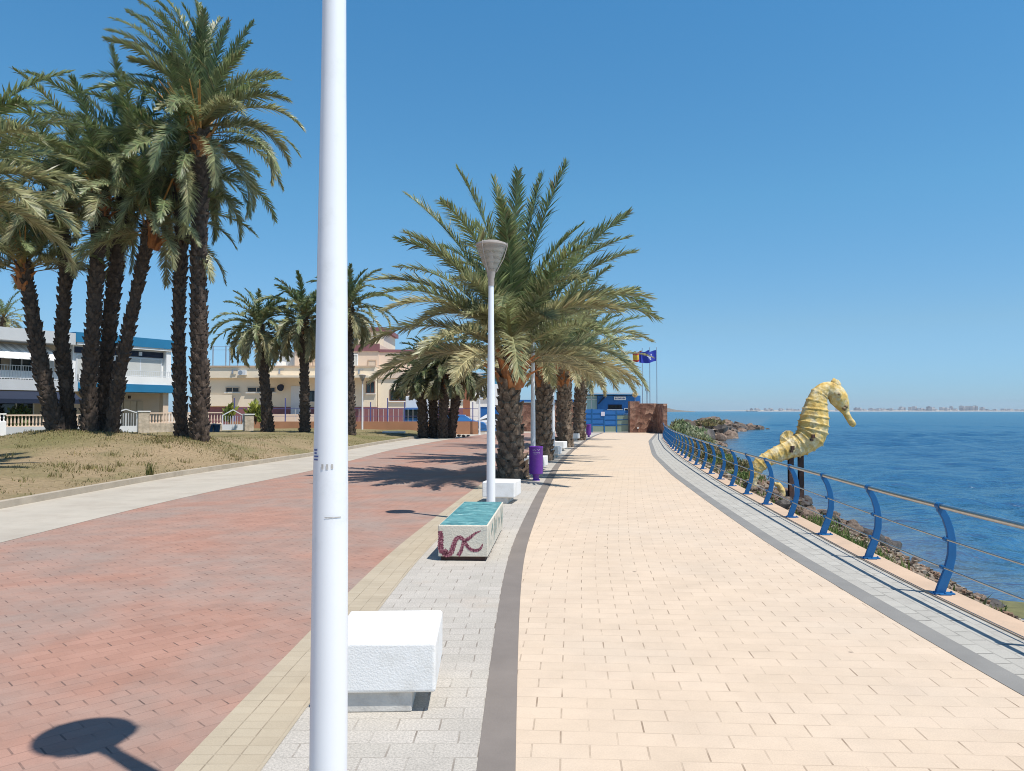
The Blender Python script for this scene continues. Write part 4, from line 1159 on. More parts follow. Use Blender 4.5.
# rusted plates where the posts are fixed
for (cx, cy, yy) in ((335, 374, 46), (426, 318, 62)):
    c = sc(cx, cy) - sr; y = c.y - yy * U * 1.06
    mb = MB(); mb.box(c.x - .035, c.x + .035, y, y + .12, c.z - .045, c.z + .05); mb.box(c.x - .06, c.x - .005, y + .005, y + .1, c.z - .11, c.z - .055)
    mb.build('rust_plate', M['rust'], sea_h)
for (c0, c1, top, yo) in ((340, 341, 400, .0), (406, 407, 385, .25)):
    p = sc(c0, top) - sr; q = sc(c1, 650) - sr; zb = min(q.z, 0) - .5
    mb = MB(); w = .058; x = p.x
    mb.box(x - w, x + w, yo - .062, yo - .048, zb, p.z); mb.box(x - w, x + w, yo + .048, yo + .062, zb, p.z); mb.box(x - .008, x + .008, yo - .048, yo + .048, zb, p.z)
    if yo: mb.box(x - .10, x + .0, yo - .08, yo - .063, p.z - .45, p.z - .28)
    mb.box(x - .13, x + .13, yo - .13, yo + .13, zb, q.z + .10)
    mb.build('support_post', M['rust'], sea_h)

# ------------------------------------------------------------------ rocks
def rock_mesh(name, seed, mat):
    import bmesh
    bm = bmesh.new(); bmesh.ops.create_icosphere(bm, subdivisions=3, radius=1)
    o = Vector((seed * 7.3, seed * 3.1, 0)); rd = random.Random(seed)
    pl = [(Vector((rd.gauss(0, 1), rd.gauss(0, 1), rd.gauss(0, 1))).normalized(), rd.uniform(.55, .85)) for _ in range(9)]
    for v in bm.verts:
        p = v.co.copy()
        for (nv, dd) in pl:
            e = p.dot(nv) - dd
            if e > 0: p -= nv * e * .9
        p *= 1 + .20 * mnoise.noise(p * 1.7 + o) + .12 * mnoise.noise(p * 4.0 + o)
        v.co = p
    me = bpy.data.meshes.new(name); bm.to_mesh(me); bm.free(); me.materials.append(mat)
    me.polygons.foreach_set('use_smooth', [True] * len(me.polygons)); me.set_sharp_from_angle(angle=R(22))
    return me
ROCKS = [rock_mesh('rock', k, M['rock']) for k in range(6)]; DARK = [rock_mesh('rock', 20 + k, M['rock_dark']) for k in range(3)]


def put_rock(p, s, label, group, dark=False, flat=.65, rd=random):
    o = bpy.data.objects.new('rock', rd.choice(DARK if dark else ROCKS)); COL.objects.link(o)
    o.location = p; o.scale = (s * rd.uniform(.8, 1.3), s * rd.uniform(.8, 1.2), s * flat * rd.uniform(.8, 1.2)); o.rotation_euler = (rd.uniform(-.3, .3), rd.uniform(-.3, .3), rd.uniform(0, 6.28))
    return tag(o, label, 'rock', group)


rd = random.Random(5)
for k in range(120):     # heap under the seahorse
    y = rd.uniform(14.2, 20.8); u = rd.uniform(.12, 1.0); a = float(KOUT(y)); b = float(SHORE(y)); x = a + (b - a) * u
    put_rock((x, y, bank_at(x, y) + rd.uniform(.02, .14)), rd.choice([rd.uniform(.05, .12), rd.uniform(.05, .12), rd.uniform(.10, .20)]), 'brown grey stone in the heap under the seahorse posts', 'stones heaped under the seahorse', rd.random() < .12, rd=rd)
for (px, py, s, lab) in ((872, 541, .30, 'biggest dark wet rock at the water edge, beyond the third railing post'), (888, 545, .22, 'small dark rock beside the bigger wet rock at the water edge'),
                         (853, 534, .16, 'low dark rock on the grassy edge left of the wet rock'), (803, 500, .2, 'dark rock at the foot of the right seahorse post'), (785, 501, .2, 'dark rock at the foot of the left seahorse post')):
    p = at(px, py, 14.6 if px > 840 else 19.6); q = Vector((p.x, p.y, 0)); q.z = bank_at(q.x, q.y) + .12
    put_rock(q, s, lab, None, True, .9, rd)
for k in range(36):     # waterline between bushes
    y = rd.uniform(9.5, 15) if k < 10 else rd.uniform(22, 62); b = float(SHORE(y)); x = b + rd.gauss(-.15, .3) * (1 if y < 30 else 2)
    put_rock((x, y, -1.0 + rd.uniform(-.08, .12)), rd.uniform(.10, .26) * (1 if y < 30 else 2), 'brown stone along the waterline below the railing', 'stones along the waterline', rd.random() < .4, rd=rd)
# breakwater: spit of land with boulders running out into the water
SPIT = [(10., 60), (13.5, 68), (18, 78), (22.5, 92), (27, 104), (31.5, 112), (37, 118)]
SH = [-1.9, -.1, .1, .25, .15, -.4, -.95]
mb = MB(); vs = []; fs = []; sp_n = 40; cross = np.linspace(-1, 1, 15)
for i in range(sp_n + 1):
    s_ = i / sp_n * (len(SPIT) - 1); j = min(int(s_), len(SPIT) - 2); f_ = s_ - j
    x = SPIT[j][0] * (1 - f_) + SPIT[j + 1][0] * f_; y = SPIT[j][1] * (1 - f_) + SPIT[j + 1][1] * f_; h = SH[j] * (1 - f_) + SH[j + 1] * f_; w = 6.5 - 4 * i / sp_n
    for c in cross:
        px_, py_ = x + c * w * .85, y - c * w * .5; z = -1.9 + (h + 1.9) * math.cos(c * math.pi / 2) ** .8 + .35 * mnoise.noise(Vector((px_ * .5, py_ * .5, 7)))
        vs.append((px_, py_, z))
for i in range(sp_n):
    for k in range(14): o = i * 15 + k; fs.append((o, o + 1, o + 16, o + 15))
mb.add(vs, fs); struct(mb.build('spit', M['bank'], smooth=True))
def spit_pt(t, c):
    s_ = t * (len(SPIT) - 1); j = min(int(s_), len(SPIT) - 2); f_ = s_ - j; w = 6.5 - 4 * t
    x = SPIT[j][0] * (1 - f_) + SPIT[j + 1][0] * f_; y = SPIT[j][1] * (1 - f_) + SPIT[j + 1][1] * f_; h = SH[j] * (1 - f_) + SH[j + 1] * f_
    return Vector((x + c * w * .85, y - c * w * .5, -1.9 + (h + 1.9) * max(0, math.cos(c * math.pi / 2)) ** .8))
for k in range(118):
    t = rd.uniform(.2, 1); c = rd.uniform(-.45, .85)
    if t < .5 and c < .1: continue
    q = spit_pt(t, c); q.z += rd.uniform(-.1, .25)
    put_rock(q, rd.uniform(.5, 1.15) * (1.2 - .4 * t), 'brown boulder in the low breakwater running out into the sea', 'boulders of the breakwater', rd.random() < .35, .75, rd)
for (px, py, d, s) in ((705.5, 425, 101, .9), (709, 422.5, 103, .75), (713, 428, 100, 1.05)):
    put_rock(at(px, py, d), s, {.9: 'big boulder below the top of the breakwater heap', 0.75: 'highest boulder standing on the breakwater heap', 1.05: 'large sloping boulder on the sea side of the breakwater heap'}[s], None, False, .9, rd)

# ------------------------------------------------------------------ shore plants
def bush(loc, rx, ry, h, n, cols, label, leaf=.10, name='shrub', group=None, seed=0, upright=.3):
    r_ = np.random.default_rng(seed)
    root = thing(name, loc, label, 'shrub', group=group)
    # clumps of leaves spread through the volume
    nc = max(10, n // 60); cc = r_.normal(0, 1, (nc, 3)); cc /= np.linalg.norm(cc, axis=1)[:, None]; cc *= r_.uniform(.35, 1, (nc, 1)) ** .6; cc[:, 2] = np.abs(cc[:, 2])
    ci = r_.integers(0, nc, n); p = cc[ci] + r_.normal(0, .16, (n, 3)); p[:, 2] = np.clip(p[:, 2], .02, 1.3)
    p *= np.array((rx, ry, h))
    d = r_.normal(0, 1, (n, 3)); d[:, 2] = np.abs(d[:, 2]) + upright * 3; d /= np.linalg.norm(d, axis=1)[:, None]
    s = np.cross(d, r_.normal(0, 1, (n, 3))); s /= np.linalg.norm(s, axis=1)[:, None]
    l = leaf * r_.uniform(.6, 1.4, (n, 1)); w = l * .22
    V = np.stack([p, p + d * l * .5 + s * w, p + d * l, p + d * l * .5 - s * w], 1).reshape(-1, 3)
    Q = np.arange(n * 4).reshape(n, 4); cols = np.array(cols); c = cols[r_.integers(0, len(cols), nc)][ci] * r_.uniform(.7, 1.3, (n, 1))
    np_mesh('foliage', V, Q, np.zeros((0, 3), np.int32), M['bush_leaf'], root, np.repeat(c, 4, 0), smooth=False)
    mb = MB(); rd = random.Random(seed)
    for k in range(7): a = rd.uniform(0, 6.28); mb.tube([(0, 0, -.1), (math.cos(a) * rx * .3, math.sin(a) * ry * .3, h * .4), (math.cos(a) * rx * .65, math.sin(a) * ry * .65, h * .8)], [.03, .02, .008], 5)
    mb.build('stem', M['trunk'], root)
    return root


GREEN = [(.15, .21, .06), (.20, .25, .08), (.11, .165, .05)]; SILV = [(.27, .31, .16), (.22, .27, .12), (.31, .32, .19)]; DRYB = [(.25, .20, .10), (.17, .16, .07), (.20, .19, .08)]
bl = [  # px, y, bank fraction, rx, h, leaf, cols, n, label
    (679, 60, .55, 1.0, 1.35, .30, SILV, 2600, 'tallest grey green reed bush behind the far end of the railing'),
    (687, 56, .6, 1.2, 1.2, .28, SILV, 2400, 'grey green bush right of the tallest reed bush at the railing end'),
    (692, 52, .5, 1.2, .9, .24, SILV, 1700, 'grey green bush on the bank, third from the far end of the railing'),
    (697, 46, .45, 1.0, .8, .2, DRYB, 1400, 'brownish bush on the bank just before the rocks'),
    (711, 76, .6, 1.4, .6, .3, DRYB, 1200, 'dry scrub on the base of the breakwater'),
    (703, 39, .42, 1.0, .8, .16, DRYB, 1500, 'dry brownish bush behind the railing, halfway between far rocks and seahorse'),
    (715, 34, .45, .9, .75, .15, DRYB, 1500, 'low olive and brown bush in the middle of the curved railing'),
    (722, 30.5, .45, .8, .6, .13, GREEN, 1500, 'low green bush next left of the seahorse tail'),
    (735, 28, .5, .8, .6, .13, DRYB, 1500, 'tall dry tuft bush close left of the seahorse tail'),
    (742, 25, .3, .7, .35, .11, GREEN, 1500, 'green low bush directly beneath the seahorse tail'),
    ]
for k, (px, y, u, rx, h, lf, cols, n, lab) in enumerate(bl):
    x = (px - 512) / F * y
    z = bank_at(x, y) if y < 70 else .3
    if y < 70: z = max(z, -.9)
    bush((x, y, z - .05), rx, rx * .9, h * .75, n, cols, lab, lf, seed=k + 1, upright=.6 if 'reed' in lab else .25)
pts = []
for k in range(6000):
    y = rd.choice([rd.uniform(4, 14.5), rd.uniform(4, 14.5), rd.uniform(14, 45)]); u = abs(rd.gauss(.1, .14)) if y > 9.5 else abs(rd.gauss(.75, .2))
    if u > .8 or y < 9.3 or mnoise.noise(Vector((u * 5, y * .6, 2))) < -.05: continue
    a = float(KOUT(y)); b = float(SHORE(y)); x = a + (b - a) * u; pts.append((x, y, bank_at(x, y) - .02))
g = blades('shore_grass', pts, .06, .24, .012, [(.10, .17, .035), (.13, .19, .05), (.20, .20, .08), (.08, .13, .03)], M['grass'], .6)
tag(g, 'tufts of green grass growing on the bank just outside the blue railing', 'grass', kind='stuff')
# rubble: small broken stones all over the bank
rv = np.random.default_rng(8); cube = np.array([(-1, -1, -1), (1, -1, -1), (1, 1, -1), (-1, 1, -1), (-1, -1, 1), (1, -1, 1), (1, 1, 1), (-1, 1, 1)], float); cf = np.array([(0, 3, 2, 1), (4, 5, 6, 7), (0, 1, 5, 4), (1, 2, 6, 5), (2, 3, 7, 6), (3, 0, 4, 7)])
VV = []; CC = []
for k in range(4200):
    y = rd.choice([rd.uniform(9, 21), rd.uniform(3, 21), rd.uniform(21, 60)]); u = rd.uniform(.03, 1.05); a = float(KOUT(y)); b = float(SHORE(y)); x = a + (b - a) * u
    sz = rd.uniform(.012, .04) * (1 if y < 22 else 2.2); q = cube * sz * rv.uniform(.45, 1.2, (8, 3)); an = rd.uniform(0, 6.28); q = np.stack([q[:, 0] * math.cos(an) - q[:, 1] * math.sin(an), q[:, 0] * math.sin(an) + q[:, 1] * math.cos(an), q[:, 2] * .8], 1)
    VV.append(q + np.array((x, y, bank_at(x, y) + sz * .3))); c = [(.20, .145, .10), (.26, .20, .15), (.12, .09, .07), (.24, .15, .10), (.33, .28, .22)][rd.randrange(5)]; CC.append(np.tile(np.array(c) * rd.uniform(.8, 1.2), (8, 1)))
QQ = (np.arange(len(VV))[:, None, None] * 8 + cf[None]).reshape(-1, 4)
def _tinted(name, rough):
    m, nt, b, n, l = new_mat(name); a_ = N(n, 'ShaderNodeAttribute', attribute_name='tint'); l.new(a_.outputs['Color'], b.inputs['Base Color']); b.inputs['Roughness'].default_value = rough; b.inputs['Specular IOR Level'].default_value = .2; return m
M['rubble'] = _tinted('broken_stone', .9)
g = np_mesh('rubble', np.concatenate(VV), QQ, np.zeros((0, 3), np.int32), M['rubble'], col=np.concatenate(CC), smooth=False)
tag(g, 'small broken stones and gravel covering the bank between railing and water', 'rubble', kind='stuff')
M['algae'] = pm('yellow_green_algae', (.13, .125, .045), .8, .35, 4, .5, 20)
mb = MB(); vs = [(7.0 + math.cos(a) * (1.1 + .3 * math.sin(3 * a)), 10.6 + math.sin(a) * (.55 + .12 * math.sin(5 * a)), -.985 + .05 * max(0, math.cos(2 * a))) for a in np.linspace(0, 6.283, 25)[:-1]]
vs.append((7.0, 10.6, -.93)); mb.add(vs, [(i, (i + 1) % 24, 24) for i in range(24)])
o = mb.build('seaweed', M['algae'], smooth=True); tag(o, 'yellow green seaweed mat washed up at the water edge', 'seaweed')

# ------------------------------------------------------------------ garden fence and gates of the houses
M['wall_white'] = pm('white_render', (.82, .81, .78), .8, .06, 1, .2, 40)
M['wall_peach'] = pm('peach_render', (.70, .54, .41), .85, .06, .8, .2, 40)
M['wall_beige'] = pm('beige_render', (.55, .45, .33), .85, .06, .8, .2, 40)
M['wall_cream'] = pm('cream_render', (.80, .68, .51), .85, .05, .5, .2, 40, dirt=(.52, .42, .31), dscale=.5, dlo=.6, dhi=.85)
M['burgundy'] = pm('burgundy_paint', (.235, .095, .10), .75, .12, 1, .15, 40)
M['teal'] = pm('teal_blue_paint', (.015, .17, .33), .6, .08, 1, .1, 40)
M['navy'] = pm('navy_cloth', (.005, .013, .036), .75, .1, 3, .1)
M['grey_roof'] = pm('grey_render', (.52, .53, .53), .8, .05, 1, .15)
M['stone'] = pm('pale_stone_facing', (.48, .40, .30), .85, .35, 4, .6, 12, dirt=(.60, .54, .45), dscale=3)
M['shutter'] = pm('pale_shutter', (.56, .55, .50), .6, .05, 2, .1)
M['beige_door'] = pm('beige_folding_door', (.58, .47, .36), .7, .06, 2)
M['glass'] = glass_mat('dark_window_glass')
M['alu'] = pm('white_aluminium', (.66, .67, .67), .4, .04, 2, 0)
M['brown_frame'] = pm('brown_shutter', (.20, .10, .07), .7, .15, 3)
M['blue_wall'] = pm('blue_render', (.015, .13, .38), .7, .1, .8, .15, 30, dirt=(.03, .18, .42), dscale=1.2)
M['grey_pole'] = pm('grey_blue_pole', (.25, .30, .36), .5, .1, 2)
M['violet_pole'] = pm('violet_blue_post', (.10, .11, .30), .5, .1, 2)


def fence_run(name, A, B, label, hw=.55, h=1.05, mat_base='stone', mat_bal='wall_peach', pitch=.17, cat='fence', group=None):
    A = Vector(A); B = Vector(B); d = B - A; Lh = math.hypot(d.x, d.y); root = thing(name, A, label, cat, math.atan2(d.y, d.x), group)
    mb = MB(); mb.box(0, Lh, -.09, .09, -.3, hw); mb.build('base_wall', M[mat_base], root)
    mb = MB(); mb.box(0, Lh, -.07, .07, hw, hw + .05); mb.box(0, Lh, -.08, .08, h - .07, h); mb.build('rail', M[mat_bal], root)
    mb = MB()
    n = int(Lh / pitch)
    for k in range(n):
        x = (k + .5) * Lh / n; mb.lathe([(.045, hw + .05), (.03, hw + .12), (.05, hw + .22), (.03, h - .14), (.045, h - .07)], 6, c=(x, 0, 0))
    tag(mb.build('balusters', M[mat_bal], root), kind='stuff')
    return root


def gate(A, B, label, h=1.1, arch=.22, group='white metal garden gates'):
    A = Vector(A); B = Vector(B); d = B - A; Lh = math.hypot(d.x, d.y); root = thing('garden_gate', A, label, 'gate', math.atan2(d.y, d.x), group)
    mb = MB(); mb.box(0, Lh, -.025, .025, .05, .42); mb.build('lower_panel', M['alu'], root)
    mb = MB(); n = 14
    for k in range(n):
        x0, x1 = Lh * k / n, Lh * (k + 1) / n; z = lambda x: h + arch * (1 - abs(x / Lh * 2 - 1)); mb.add([(x0, -.03, z(x0) - .06), (x0, -.03, z(x0)), (x1, -.03, z(x1)), (x1, -.03, z(x1) - .06), (x0, .03, z(x0) - .06), (x0, .03, z(x0)), (x1, .03, z(x1)), (x1, .03, z(x1) - .06)], [(0, 3, 2, 1), (4, 5, 6, 7), (1, 2, 6, 5), (0, 4, 7, 3)])
    for x in (.03, Lh / 2, Lh - .03): mb.box(x - .03, x + .03, -.03, .03, .05, h - .03)
    mb.build('frame', M['alu'], root)
    mb = MB()
    for k in range(9): x = .08 + (Lh - .16) * k / 8; mb.box(x - .012, x + .012, -.012, .012, .42, h - .03)
    mb.build('bars', M['alu'], root)
    return root


def pier(p, w, h, label, mat='stone'):
    root = thing('stone_pier', p, label, 'pier', R(40)); mb = MB(); mb.box(-w / 2, w / 2, -.2, .2, -.3, h); mb.build('shaft', M[mat], root, bevel=.02)
    mb = MB(); mb.box(-w / 2 - .04, w / 2 + .04, -.24, .24, h, h + .06); mb.build('coping', M['wall_white'], root); return root


def gpt(px, d): x = (px - 512) / F * d; return Vector((x, d, lawn_z(x, d)))
def FY(px): return 40 + px / 250 * 10
pA = [gpt(p, FY(p)) for p in (-60, 6, 114, 138, 149, 198, 222, 244, 253)]
fence_run('garden_wall', pA[0] + Vector((0, 0, 0)), pA[1], 'white rendered garden wall at the left edge of the photo', .7, 1.15, 'wall_white', 'wall_white')
fence_run('balustrade_fence', pA[1], pA[2], 'peach balustrade on a grey wall behind the lawn palm clump', .45, 1.1, 'grey_roof', 'wall_peach')
gate(pA[2], pA[3], 'white barred garden gate just right of the lawn palm clump', 1.2)
pier(pA[3].lerp(pA[4], .5), .62, 1.25, 'pale stone gate pier right of the white barred gate')
fence_run('balustrade_fence', pA[4], pA[5], 'peach balustrade on pale stone wall in front of the blue banded house', .55, 1.2, 'stone', 'wall_peach')
fence_run('balustrade_fence', pA[5], pA[6], 'short peach balustrade between the paired palms and the gabled gate', .45, 1.2, 'stone', 'wall_peach')
gate(pA[6], pA[7], 'white gate with gabled top before the cream building', 1.0, .38)
pier(pA[7].lerp(pA[8], .5), .6, 1.05, 'pale stone pier at the right end of the garden fences')
# blue grey planter tubs before it
for k, px in enumerate((203, 210, 217)):
    p = gpt(px, FY(px) - 1.2); root = thing('planter_tub', p, ['left blue tub below the short balustrade', 'middle blue tub below the short balustrade', 'right blue tub below the short balustrade, by the gabled gate'][k], 'planter', .6, 'blue tubs by the garden fence')
    mb = MB(); mb.lathe([(.17, -.05), (.22, .4), (.24, .42), (.24, .47), (.2, .46), (.15, .1)], 14); mb.build('tub', pm('slate_blue_plastic%d' % k, (.05, .10, .17), .6), root, auto=40)
bush(gpt(214, 49) + Vector((.3, 2, .5)), .38, .38, .9, 260, [(.30, .32, .06), (.2, .25, .06)], 'yellow green garden plant left of the gabled gate', .38, seed=31, upright=.6)
bush(gpt(241, 50) + Vector((.3, 2, .5)), .5, .5, 1.15, 320, [(.30, .32, .06), (.2, .25, .06)], 'larger yellow green garden plant behind the gabled gate', .42, seed=32, upright=.6)
bush(gpt(18, 42) + Vector((-1, 1.5, .1)), .9, .8, 1.3, 800, GREEN, 'green plant below the window of the grey roofed house', .3, seed=33)
# ------------------------------------------------------------------ houses
def part(root, name, mat, boxes, bevel=0, label=None):
    mb = MB()
    for b in boxes: mb.box(*b)
    o = mb.build(name, M[mat] if isinstance(mat, str) else mat, root, bevel=bevel)
    if label: o['label'] = label
    return o


def window(root, x0, x1, y, z0, z1, frame='alu', mull=1, pane='glass', sill=True, name='window', dep=.06, roll=0):
    """opening facing local -y: frame proud of the wall with the pane set in it"""
    f = .07; bx = [(x0, x1, y - dep, y + .02, z0, z0 + f), (x0, x1, y - dep, y + .02, z1 - f, z1), (x0, x0 + f, y - dep, y + .02, z0 + f, z1 - f), (x1 - f, x1, y - dep, y + .02, z0 + f, z1 - f)]
    for k in range(mull): x = x0 + (x1 - x0) * (k + 1) / (mull + 1); bx.append((x - f / 2, x + f / 2, y - dep + .01, y + .02, z0 + f, z1 - f))
    w = part(root, name, frame, bx)
    part(w, 'pane', pane, [(x0 + f, x1 - f, y - .02, y + .01, z0 + f, z1 - f)])
    if roll: part(w, 'roller_shutter', 'shutter', [(x0 + f, x1 - f, y - .045, y - .024, z1 - f - (z1 - z0) * roll, z1 - f)])
    if sill: part(w, 'sill', 'wall_white', [(x0 - .08, x1 + .08, y - dep - .08, y - .0, z0 - .07, z0 - .001)])
    return w


def railing(root, x0, x1, y, z0, z1, mat='alu', step=.14, name='balcony_railing'):
    bx = [(x0, x1, y - .02, y + .02, z1 - .04, z1), (x0, x1, y - .015, y + .015, z0 + .05, z0 + .08)]
    n = int((x1 - x0) / step)
    for k in range(n + 1): x = x0 + (x1 - x0) * k / n; bx.append((x - .01, x + .01, y - .01, y + .01, z0, z1 - .04))
    return part(root, name, mat, bx)


# --- white house with blue bands (local x runs along its front, y inward)
ax = math.atan2(3.8, 2.2); gb = .42
hb = thing('house', (-23, 52, gb), 'white two storey house with teal blue roof band and balcony band', 'house', ax)
part(hb, 'wall', 'wall_white', [(-6.5, 0, .45, 8, 3.051, 5.35)])
part(hb, 'ground_floor_wall', 'wall_peach', [(-6.5, .75, 1.6, 8, -.4, 2.55)])
part(hb, 'column', 'wall_peach', [(-.55, -.15, .1, .5, -.4, 2.55)]); part(hb, 'column', 'wall_peach', [(-4.1, -3.75, .1, .5, -.4, 2.55)])
part(hb, 'roof', 'wall_white', [(-6.5, .15, .0, 8, 5.351, 5.5)])
part(hb, 'roof_band', 'teal', [(-6.6, .3, -.05, 8.1, 5.501, 6.1)])
part(hb, 'window_band', 'navy', [(-6.4, -.4, .38, .447, 4.88, 5.25)])
part(hb, 'balcony_slab', 'teal', [(-6.6, .8, -.3, 1.59, 2.551, 3.05)])
part(hb, 'balcony_parapet', 'wall_white', [(-6.5, .7, -.25, -.1, 3.051, 3.55)])
railing(hb, -6.4, .7, -.17, 3.551, 3.95)
part(hb, 'side_pier', 'wall_white', [(-.35, 0, .1, .449, 3.051, 5.35)])
window(hb, -3.6, -.5, .44, 3.1, 4.82, mull=1, roll=.96, sill=False); window(hb, -6.3, -4.1, .44, 3.1, 4.82, mull=1, roll=.7, sill=False)
gd = part(hb, 'folding_door', 'beige_door', [(-3.4 + k * .48, -3.4 + k * .48 + .44, 1.5 + .03 * (k % 2), 1.58, -.3, 2.0) for k in range(5)])
part(hb, 'lamp', 'alu', [(-2.2, -2.0, .30, .378, 4.95, 5.2)]); part(hb, 'wall_lamp', 'rust', [(-2.1, -1.95, 1.5, 1.59, 2.15, 2.35)])

ha = thing('house', (-23 - .501 * 7.0, 52 - .866 * 7.0, gb), 'grey roofed white house with striped awning and navy canopy, at the left edge', 'house', ax)
part(ha, 'wall', 'wall_beige', [(-9, 0, 1.4, 8, -.4, 5.3)])
part(ha, 'roof', 'grey_roof', [(-9.2, .3, -.2, 8.2, 5.301, 6.0)])
part(ha, 'balcony_slab', 'grey_roof', [(-9.2, .3, -.5, 1.39, 2.5, 3.1)])
railing(ha, -9, .2, -.42, 3.101, 3.9); part(ha, 'balcony_panel', 'wall_white', [(-4.2, -.2, -.40, -.37, 3.15, 3.6)])
aw = MB(); nst = 28
for k in range(nst):
    x0, x1 = -7.5 + k * .25, -7.5 + (k + 1) * .25; aw.add([(x0, 1.37, 5.2), (x1, 1.37, 5.2), (x1, -.9, 4.25), (x0, -.9, 4.25), (x0, 1.37, 5.17), (x1, 1.37, 5.17), (x1, -.9, 4.22), (x0, -.9, 4.22)], [(3, 2, 1, 0), (4, 5, 6, 7), (3, 7, 6, 2), (0, 3, 7, 4), (1, 5, 6, 2)], k % 2)
aw.build('awning', [M['wall_white'], pm('grey_awning_stripe', (.55, .55, .53), .8)], ha)
cn = MB(); cn.add([(-7, -.45, 2.45), (.1, -.45, 2.45), (.1, -1.3, 2.0), (-7, -1.3, 2.0), (-7, -1.3, 1.75), (.1, -1.3, 1.75), (-7, -.45, 1.9), (.1, -.45, 1.9)], [(0, 3, 2, 1), (3, 4, 5, 2), (0, 6, 4, 3), (1, 2, 5, 7), (6, 7, 5, 4), (0, 1, 7, 6)]); cn.build('canopy', M['navy'], ha)
window(ha, -3.2, -1.2, 1.39, -.1, 1.9, mull=1, frame='wall_white'); window(ha, -6.8, -4.2, 1.39, -.1, 1.9, mull=1, frame='wall_white')
window(ha, -2.6, -1.3, 1.39, 3.1, 4.9, mull=1, sill=False, name='balcony_door'); window(ha, -.9, -.1, 1.39, 3.1, 4.9, mull=0, roll=.9, sill=False)
part(ha, 'door', 'navy', [(-3.9, -3.1, 1.32, 1.38, 3.1, 5.0)])

# --- low cream building with burgundy dado
CY = 66.; gx = lambda px: (px - 512) / F * CY; gzz = lambda py: EYE + (411 - py) / F * CY
zb = .3; cb = thing('cream_building', (gx(203), CY, 0), 'low cream building with burgundy dado, tower block on top and rooftop netting', 'building')
X = lambda px: gx(px) - gx(203)
part(cb, 'wall', 'wall_cream', [(0, X(376), 0, 14, 2.1, gzz(378))])
part(cb, 'dado', 'burgundy', [(-.03, X(376) + .03, -.03, 14, -.3, 2.099)], label='burgundy painted lower wall')
part(cb, 'parapet', 'wall_cream', [(-.25, X(376), -.45, 14, gzz(378) + .001, gzz(367.3))])
part(cb, 'cornice', 'kerb_tan', [(-.3, X(376), -.55, 0, gzz(367.3) + .001, gzz(367.3) + .12)])
part(cb, 'canopy', 'wall_cream', [(X(262), X(372), -2.0, -.46, gzz(378.5), gzz(376.4))])
part(cb, 'bay', 'wall_cream', [(X(205), X(233), -.35, -.001, gzz(406), gzz(395))])
for (a, b, t, bt, mu) in ((225.5, 239.5, 387, 392.5, 1), (247, 275.6, 387, 392.5, 2)): window(cb, X(a), X(b), -.001, gzz(bt), gzz(t), 'wall_beige', mu)
window(cb, X(308), X(318), -.001, gzz(401.6), gzz(391), 'navy', 1)
w = window(cb, X(366), X(376) - .1, -.001, gzz(393.5), gzz(381.5), 'brown_frame', 1)
part(cb, 'door', 'alu', [(X(291), X(302), -.06, -.001, gzz(417), gzz(386))]); part(cb, 'door', 'alu', [(X(339), X(346), -.06, -.001, gzz(417), gzz(388))])
part(cb, 'ramp_wall', 'wall_peach', [(X(272), X(330), -1.6, -1.4, -.3, gzz(414))])
ac = part(cb, 'air_conditioner', 'alu', [(X(241), X(248.5), -.85, -.451, gzz(375.5), gzz(370.5))])
mb = MB(); c = ((X(243.6)), -.86, gzz(373)); mb.tube([(c[0], -.86, c[2]), (c[0], -.851, c[2])], .18, 14); mb.build('fan_grille', M['grey_pole'], ac)
mb = MB(); mb.tube([(X(282), -.02, gzz(388.5)), (X(282), -.25, gzz(387)), (X(282), -.5, gzz(388))], [.05, .25, .3], 10); mb.build('wall_lamp', M['navy'], cb)
for px in (234.5, 281, 303, 360): part(cb, 'bracket', 'grey_pole', [(X(px) - .05, X(px) + .05, -.62, -.451, gzz(374), gzz(370)), (X(px), X(px) + .4, -.62, -.56, gzz(370.6), gzz(370))])
# upper block
u0 = gzz(367.3) - .25
part(cb, 'upper_wall', 'wall_peach', [(X(286), X(374), 2.5, 13.5, u0, gzz(341) - .05)])
part(cb, 'upper_band', 'burgundy', [(X(285.5), X(374.5), 2.38, 2.499, gzz(351) + .201, gzz(341))], label='burgundy band under the upper roof')
part(cb, 'tower', 'wall_cream', [(X(346), X(376) - .2, 5, 12, gzz(341) - .04, gzz(331) + .5)])
part(cb, 'tower_cap', 'burgundy', [(X(345), X(376) + .1, 4.8, 12.2, gzz(331) + .501, gzz(328.5) + .65)])
for (a, b) in ((297, 302.8), (305, 311), (362, 371)): window(cb, X(a), X(b), 2.499, gzz(367) + .1, gzz(359) + .1, 'kerb_tan', 0, 'beige_door')
window(cb, X(345), X(352), 2.499, gzz(367) + .1, gzz(353) + .1, 'wall_white', 0, 'shutter')
part(cb, 'roof_unit', 'grey_roof', [(X(268), X(285), 3, 5, u0, gzz(349)),]); part(cb, 'roof_box', 'wall_white', [(X(270), X(277), 1.5, 2.6, u0, gzz(360))])
mesh_posts = []
for px in (210, 223, 227, 235, 244.5, 256.5):
    part(cb, 'net_post', 'grey_pole', [(X(px) - .04, X(px) + .04, .5, .58, u0, gzz(345) + (0 if px < 230 else -.2))])
part(cb, 'net_cable', 'grey_pole', [(X(210), X(286), .53, .55, gzz(346), gzz(346) + .03), (X(210), X(286), .53, .55, gzz(349.5), gzz(349.5) + .03)])
